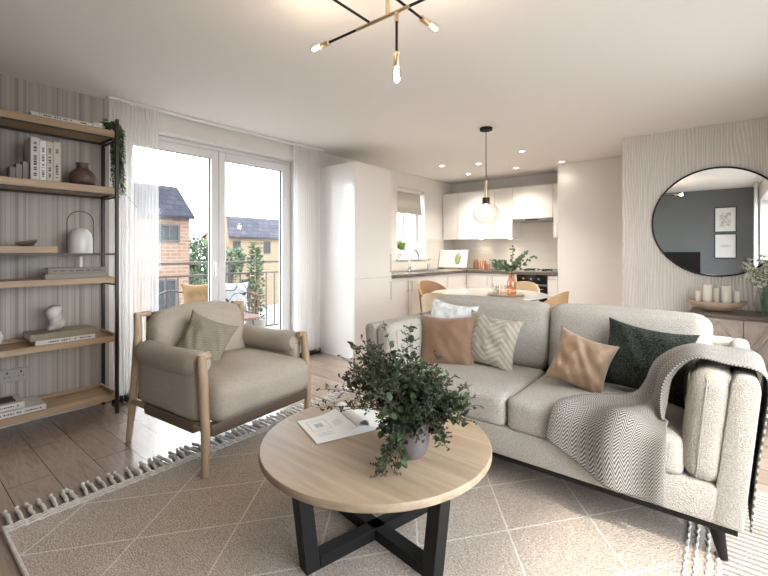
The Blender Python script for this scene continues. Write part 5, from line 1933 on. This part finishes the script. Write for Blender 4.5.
# tray, glasses, bottle on dining table
tz = 0.7505
bm = new(); lathe(bm, [(0, 0), (0.16, 0), (0.185, 0.018), (0.19, 0.022), (0.182, 0.022), (0.16, 0.010), (0, 0.010)], (-1.71, 4.05, tz), 48)
solo('serving_tray', bm, M['bowlwood'], 'round pale wooden tray on the white dining table', 'tray')
TX = [(-1.83, 4.07, 'short glass tumbler at the left of the tray'), (-1.79, 3.99, 'short glass tumbler nearest the camera on the tray'), (-1.755, 4.10, 'short glass tumbler next to the amber bottle')]
for (x, y, lab) in TX:
    bm = new(); lathe(bm, [(0, 0), (0.030, 0), (0.036, 0.09), (0.0335, 0.09), (0.028, 0.008), (0, 0.008)], (x, y, tz + 0.0105), 24)
    solo('glass_tumbler', bm, M['aqua'] if False else M['globe'], lab, 'glass', group='tumblers on the tray')
bm = new(); bx2, by2 = -1.645, 4.04
lathe(bm, [(0, 0), (0.042, 0), (0.046, 0.01), (0.046, 0.12), (0.040, 0.15), (0.026, 0.175), (0.024, 0.215), (0.029, 0.225), (0.024, 0.225), (0.021, 0.18), (0, 0.17)], (bx2, by2, tz + 0.0105), 28)
solo('glass_bottle', bm, M['amber'], 'amber glass bottle vase on the round tray', 'vase')
eu = thing('eucalyptus_sprigs', 'grey green leafy sprigs standing in the amber bottle', 'plant')
bS, bL = new(), new(); r = random.Random(31)
for k in range(15):
    a = r.uniform(0, 2 * PI)
    d = Rt * math.cos(a) * r.uniform(0.4, 1.1) + Fw * math.sin(a) * 0.5 + Vector((0, 0, r.uniform(0.25, 1.1)))
    pts = [Vector((bx2, by2, tz + 0.19)), Vector((bx2, by2, tz + 0.235))] + curve_pts((bx2, by2, tz + 0.24), d, r.uniform(0.16, 0.30), 0.5, 8, 0.12, r)
    tube(bS, pts, 0.002, 4, cap=False)
    for p, q in zip(pts[3:], pts[4:]):
        for w_ in range(3):
            leaf(bL, p.lerp(q, w_ / 3), (r.uniform(-1, 1), r.uniform(-1, 1), r.uniform(-0.5, 1)), r.uniform(0.025, 0.042), 0.024, r.uniform(0, 6), 0.1)
obj('stems', bS, M['stem'], eu)
obj('leaves', bL, M['leafeu'], eu, ang=180)

# pendant
pd = thing('pendant_light', 'clear glass globe pendant on a black cord over the dining table', 'pendant light')
px, py_ = -1.80, 3.79
bm = new(); lathe(bm, [(0, 0), (0.06, 0), (0.06, -0.025), (0.0, -0.027)], (px, py_, H), 32); obj('canopy', bm, M['black'], pd)
bm = new(); tube(bm, [(px, py_, H - 0.02), (px, py_, 1.88)], 0.004, 8); obj('cord', bm, M['black'], pd)
bm = new(); tube(bm, [(px, py_, 1.885), (px, py_, 1.70)], [0.014, 0.014], 16); obj('brass_stem', bm, M['brass'], pd)
bm = new(); lathe(bm, [(0, 1.725), (0.035, 1.72), (0.037, 1.66), (0, 1.655)], (px, py_, 0), 24); obj('cap', bm, M['darkmetal'], pd)
bm = new(); lathe(bm, [(0.036, 1.675), (0.060, 1.665), (0.105, 1.63), (0.130, 1.585), (0.128, 1.545), (0.105, 1.505), (0.06, 1.478), (0, 1.47)], (px, py_, 0), 40); obj('glass_globe', bm, M['globe'], pd)
bm = new(); lathe(bm, [(0, 1.655), (0.013, 1.65), (0.03, 1.61), (0.032, 1.58), (0.022, 1.555), (0, 1.545)], (px, py_, 0), 20); obj('bulb', bm, M['bulbglass'], pd)
lamp('pendant_glow', 'POINT', (px, py_, 1.60), 5, (1.0, 0.86, 0.68), shadow_soft_size=0.035)

# downlights
D0 = None
dl = [((-3.08, 5.08), 'left of the kitchen window'), ((-3.09, 5.88), 'in the far left kitchen corner'), ((-2.62, 5.28), 'directly left of the pendant cord'),
      ((-2.33, 5.88), 'in front of the narrow wall cabinet'), ((-1.88, 4.94), 'nearest the camera, right of the pendant'), ((-1.69, 5.86), 'at the partition edge')]
for k, ((x, y), wh) in enumerate(dl):
    lab = 'small recessed ceiling spotlight ' + wh
    if D0 is None:
        D0 = thing('downlight', lab, 'spotlight', (x, y, H), group='recessed kitchen spotlights')
        bm = new(); lathe(bm, [(0.030, 0.0), (0.043, 0.0), (0.041, -0.006), (0.030, -0.004), (0.030, 0)], n=24); obj('rim', bm, M['trim'], D0)
        bm = new(); lathe(bm, [(0, -0.001), (0.030, -0.001), (0.030, -0.003), (0, -0.003)], n=24); obj('lens', bm, M['spotglow'], D0)
    else:
        c = copy_tree(D0); c.location = (x, y, H); c['label'] = lab
    s_ = lamp('downlight_beam', 'SPOT', (x, y, H - 0.01), 40 if k < 5 else 2.5, (1.0, 0.90, 0.77), spot_size=math.radians(120), spot_blend=0.8, shadow_soft_size=0.04)
for x in (-3.15, -2.65):
    s_ = lamp('cabinet_beam', 'SPOT', (x, 6.45, 1.385), 2.2, (1.0, 0.84, 0.62), spot_size=math.radians(130), spot_blend=0.9, shadow_soft_size=0.02)
    bm = new(); lathe(bm, [(0, 0), (0.028, 0), (0.028, -0.006), (0, -0.007)], (x, 6.45, 1.3995), 16)
    solo('cabinet_light', bm, M['spotglow'], 'small round light under the ' + ('wide' if x < -3 else 'narrow') + ' wall cabinet', 'light')

# ================================================================ OUTSIDE
bm = new(); box(bm, -5.40, -4.09, 0.2, 4.6, -0.25, -0.02); struct('floor_balcony', bm, M['decking'])
br_ = thing('balcony_railing', 'brown metal balcony railing outside the glass doors', 'railing')
bm = new(); box(bm, -5.33, -5.28, 0.25, 4.55, 1.025, 1.06, 0.003, 1); obj('top_rail', bm, M['rail'], br_)
bm = new(); box(bm, -5.32, -5.29, 0.25, 4.55, 0.87, 0.895); obj('mid_rail', bm, M['rail'], br_, smooth=False)
bm = new(); box(bm, -5.32, -5.29, 0.25, 4.55, 0.07, 0.095); obj('bottom_rail', bm, M['rail'], br_, smooth=False)
bm = new(); box(bm, -0.007, 0.007, -0.007, 0.007, 0.095, 0.87); b0 = obj('baluster', bm, M['rail'], br_, smooth=False); b0.location = (-5.305, 0.40, 0)
for i in range(1, 29):
    cpart(b0, (-5.305, 0.40 + i * 0.145, 0))
bm = new(); box(bm, -0.02, 0.02, -0.02, 0.02, -0.02, 1.03); p0_ = obj('post', bm, M['rail'], br_, smooth=False); p0_.location = (-5.305, 0.27, 0)
for y in (1.7, 3.12, 4.53):
    cpart(p0_, (-5.305, y, 0))

def balcony_chair(label, x, y, rz, m):
    t = thing('garden_chair', label, 'chair', (x, y, -0.02), rz, group='balcony chairs')
    bm = new()
    for i in range(15):
        a = math.radians(-200 + 220 * i / 14)
        tube(bm, [(0.27 * math.cos(a), 0.27 * math.sin(a), 0.38), (0.33 * math.cos(a), 0.33 * math.sin(a), 0.74 - 0.12 * abs(i / 7 - 1))], 0.008, 6)
    tube(bm, [(0.33 * math.cos(a), 0.33 * math.sin(a), 0.74 - 0.12 * abs(i / 7 - 1)) for i, a in [(i, math.radians(-200 + 220 * i / 14)) for i in range(15)]], 0.012, 8)
    obj('backrest', bm, m, t)
    bm = new(); lathe(bm, [(0, 0.36), (0.28, 0.36), (0.28, 0.385), (0, 0.39)], n=28); obj('seat', bm, m, t)
    for a in (PI / 4, 3 * PI / 4, 5 * PI / 4, 7 * PI / 4):
        bm = new(); tube(bm, [(0.2 * math.cos(a), 0.2 * math.sin(a), 0.36), (0.26 * math.cos(a), 0.26 * math.sin(a), 0.0)], 0.012, 8); obj('leg', bm, M['rail'], t)
    return t
balcony_chair('dark garden chair on the balcony behind the left door', -4.85, 2.28, -PI / 2, M['rail'])
balcony_chair('red-brown woven garden chair on the balcony behind the right door', -4.85, 2.96, -PI / 2 + 0.2, M['rattan'])
pillow('scatter_cushion', 'ochre cushion on the balcony chair behind the left door', 'cushion', M['ochre'], 0.42, 0.42, 0.13, (-4.82, 2.47, 0.62), tilt=0.2, yaw=PI / 2 - 0.1, seed=12)
pillow('scatter_cushion', 'white cushion with wavy black lines on the balcony chair', 'cushion', M['scribble'], 0.40, 0.40, 0.13, (-4.76, 2.86, 0.62), tilt=0.2, roll=0.05, yaw=PI / 2 - 0.25, seed=13)
# climbing shrub on the balcony
cl = thing('balcony_shrub', 'slim green shrub growing up beside the balcony railing', 'shrub')
bm = new(); lathe(bm, [(0, 0), (0.11, 0), (0.14, 0.28), (0.125, 0.28), (0, 0.25)], (-5.05, 3.38, -0.02)); obj('pot', bm, M['books_grey'], cl)
bm, bs = new(), new(); r = random.Random(8)
for k in range(900):
    z = r.uniform(0.25, 1.32)
    rr = r.uniform(0, 0.11) * (1.35 - z * 0.55)
    a = r.uniform(0, 2 * PI)
    leaf(bm, (-5.05 + rr * math.cos(a), 3.38 + rr * math.sin(a), z), (math.cos(a), math.sin(a), r.uniform(-0.3, 1)), 0.05, 0.028, r.uniform(0, 6), n=3)
tube(bs, [(-5.05, 3.38, 0.2), (-5.04, 3.39, 1.25)], [0.014, 0.004], 6)
obj('foliage', bm, M['treeleaf'], cl, ang=180); obj('stem', bs, M['stem'], cl)

bm = new(); box(bm, -90, 90, -60, 90, -3.1, -3.0); struct('floor_ground', bm, M['ground'])


def house(label, xf, y0, y1, ze, zr, dep, wallm, roofm, wins, gh=0.0):
    t = thing('house', label, 'house')
    zb_ = -3.0
    bm = new(); box(bm, xf - dep, xf, y0, y1, zb_, ze)
    prism(bm, [(xf - dep, ze), (xf, ze), (xf - dep / 2, zr - 0.05)], 'y', y0, y1)
    obj('walls', bm, wallm, t, smooth=False)
    for s in (1, -1):
        bm = new()
        xe = xf + 0.25 if s == 1 else xf - dep - 0.25
        xm = xf - dep / 2
        ez = ze - 0.1
        put(bm, [(xe, y0 - .2, ez), (xe, y1 + .15, ez), (xm, y1 + .15 - gh, zr), (xm, y0 - .2 + gh, zr), (xe, y0 - .2, ez + .12), (xe, y1 + .15, ez + .12), (xm, y1 + .15 - gh, zr + .12), (xm, y0 - .2 + gh, zr + .12)],
            [(0, 1, 2, 3), (7, 6, 5, 4), (0, 4, 5, 1), (1, 5, 6, 2), (2, 6, 7, 3), (3, 7, 4, 0)])
        obj('roof', bm, roofm, t, smooth=False)
    for (a, b_, c_, d_) in wins:
        bm = new()
        frame_yz(bm, xf - 0.02, xf + 0.05, a, b_, c_, d_, 0.09, bev=0)
        box(bm, xf - 0.02, xf + 0.04, (a + b_) / 2 - 0.03, (a + b_) / 2 + 0.03, c_ + .09, d_ - .09)
        w_ = obj('window', bm, M['gasket'], t, smooth=False)
        bm = new(); box(bm, xf - 0.01, xf + 0.015, a + 0.09, b_ - 0.09, c_ + 0.09, d_ - 0.09); obj('pane', bm, M['darkpane'], w_, smooth=False)
    return t


house('pink brick house with blue slate roof seen through the left door', -19.8, 0.5, 9.62, 2.80, 4.3, 3.2, M['brick1'], M['slate'],
      [(8.2, 9.15, 1.62, 2.42), (7.9, 9.0, -2.6, -0.1), (3.8, 4.9, 1.05, 2.05)])
house('buff brick house with grey slate roof seen through the right door', -27.6, 16.3, 23.5, 2.25, 3.75, 3.4, M['brick2'], M['slate2'],
      [(16.6, 17.2, 0.9, 1.95), (19.2, 19.8, 1.0, 1.95), (17.2, 18.0, -2.4, -0.9)], gh=1.0)


def tree(label, x, y, h, w, seed, dens=1300):
    t = thing('tree', label, 'tree', group=None)
    r_ = random.Random(seed)
    bm = new(); tube(bm, [(x, y, -3), (x + 0.1, y, -3 + h * 0.4), (x, y, -3 + h * 0.75)], [0.16, 0.12, 0.05], 8)
    for k in range(6):
        a = r_.uniform(0, 2 * PI)
        tube(bm, [(x, y, -3 + h * (0.35 + 0.05 * k)), (x + w * 0.3 * math.cos(a), y + w * 0.3 * math.sin(a), -3 + h * (0.5 + 0.06 * k))], [0.06, 0.02], 6)
    obj('trunk', bm, M['bark'], t)
    bm = new()
    lumps = [(Vector((x + r_.uniform(-w, w) * 0.35, y + r_.uniform(-w, w) * 0.35, -3 + h * r_.uniform(0.42, 0.86))), w * r_.uniform(0.22, 0.36)) for _ in range(12)]
    for c_, rad in lumps:
        for k in range(dens // 12):
            d = Vector((r_.gauss(0, 1), r_.gauss(0, 1), r_.gauss(0, 1))).normalized()
            leaf(bm, c_ + d * rad * r_.uniform(0.5, 1), d + Vector((0, 0, 0.3)), 0.26, 0.2, r_.uniform(0, 6), n=3)
    obj('crown', bm, M['treeleaf'], t, ang=180)


tree('bushy green tree beside the pink brick house', -24.3, 12.4, 5.15, 2.3, 1)
tree('small green tree behind the middle of the glass doors', -26.0, 15.35, 4.7, 1.5, 2, 800)
tree('low green tree behind the bushy tree, nearer the brick house', -28.5, 12.9, 4.3, 1.8, 3, 800)

settle()
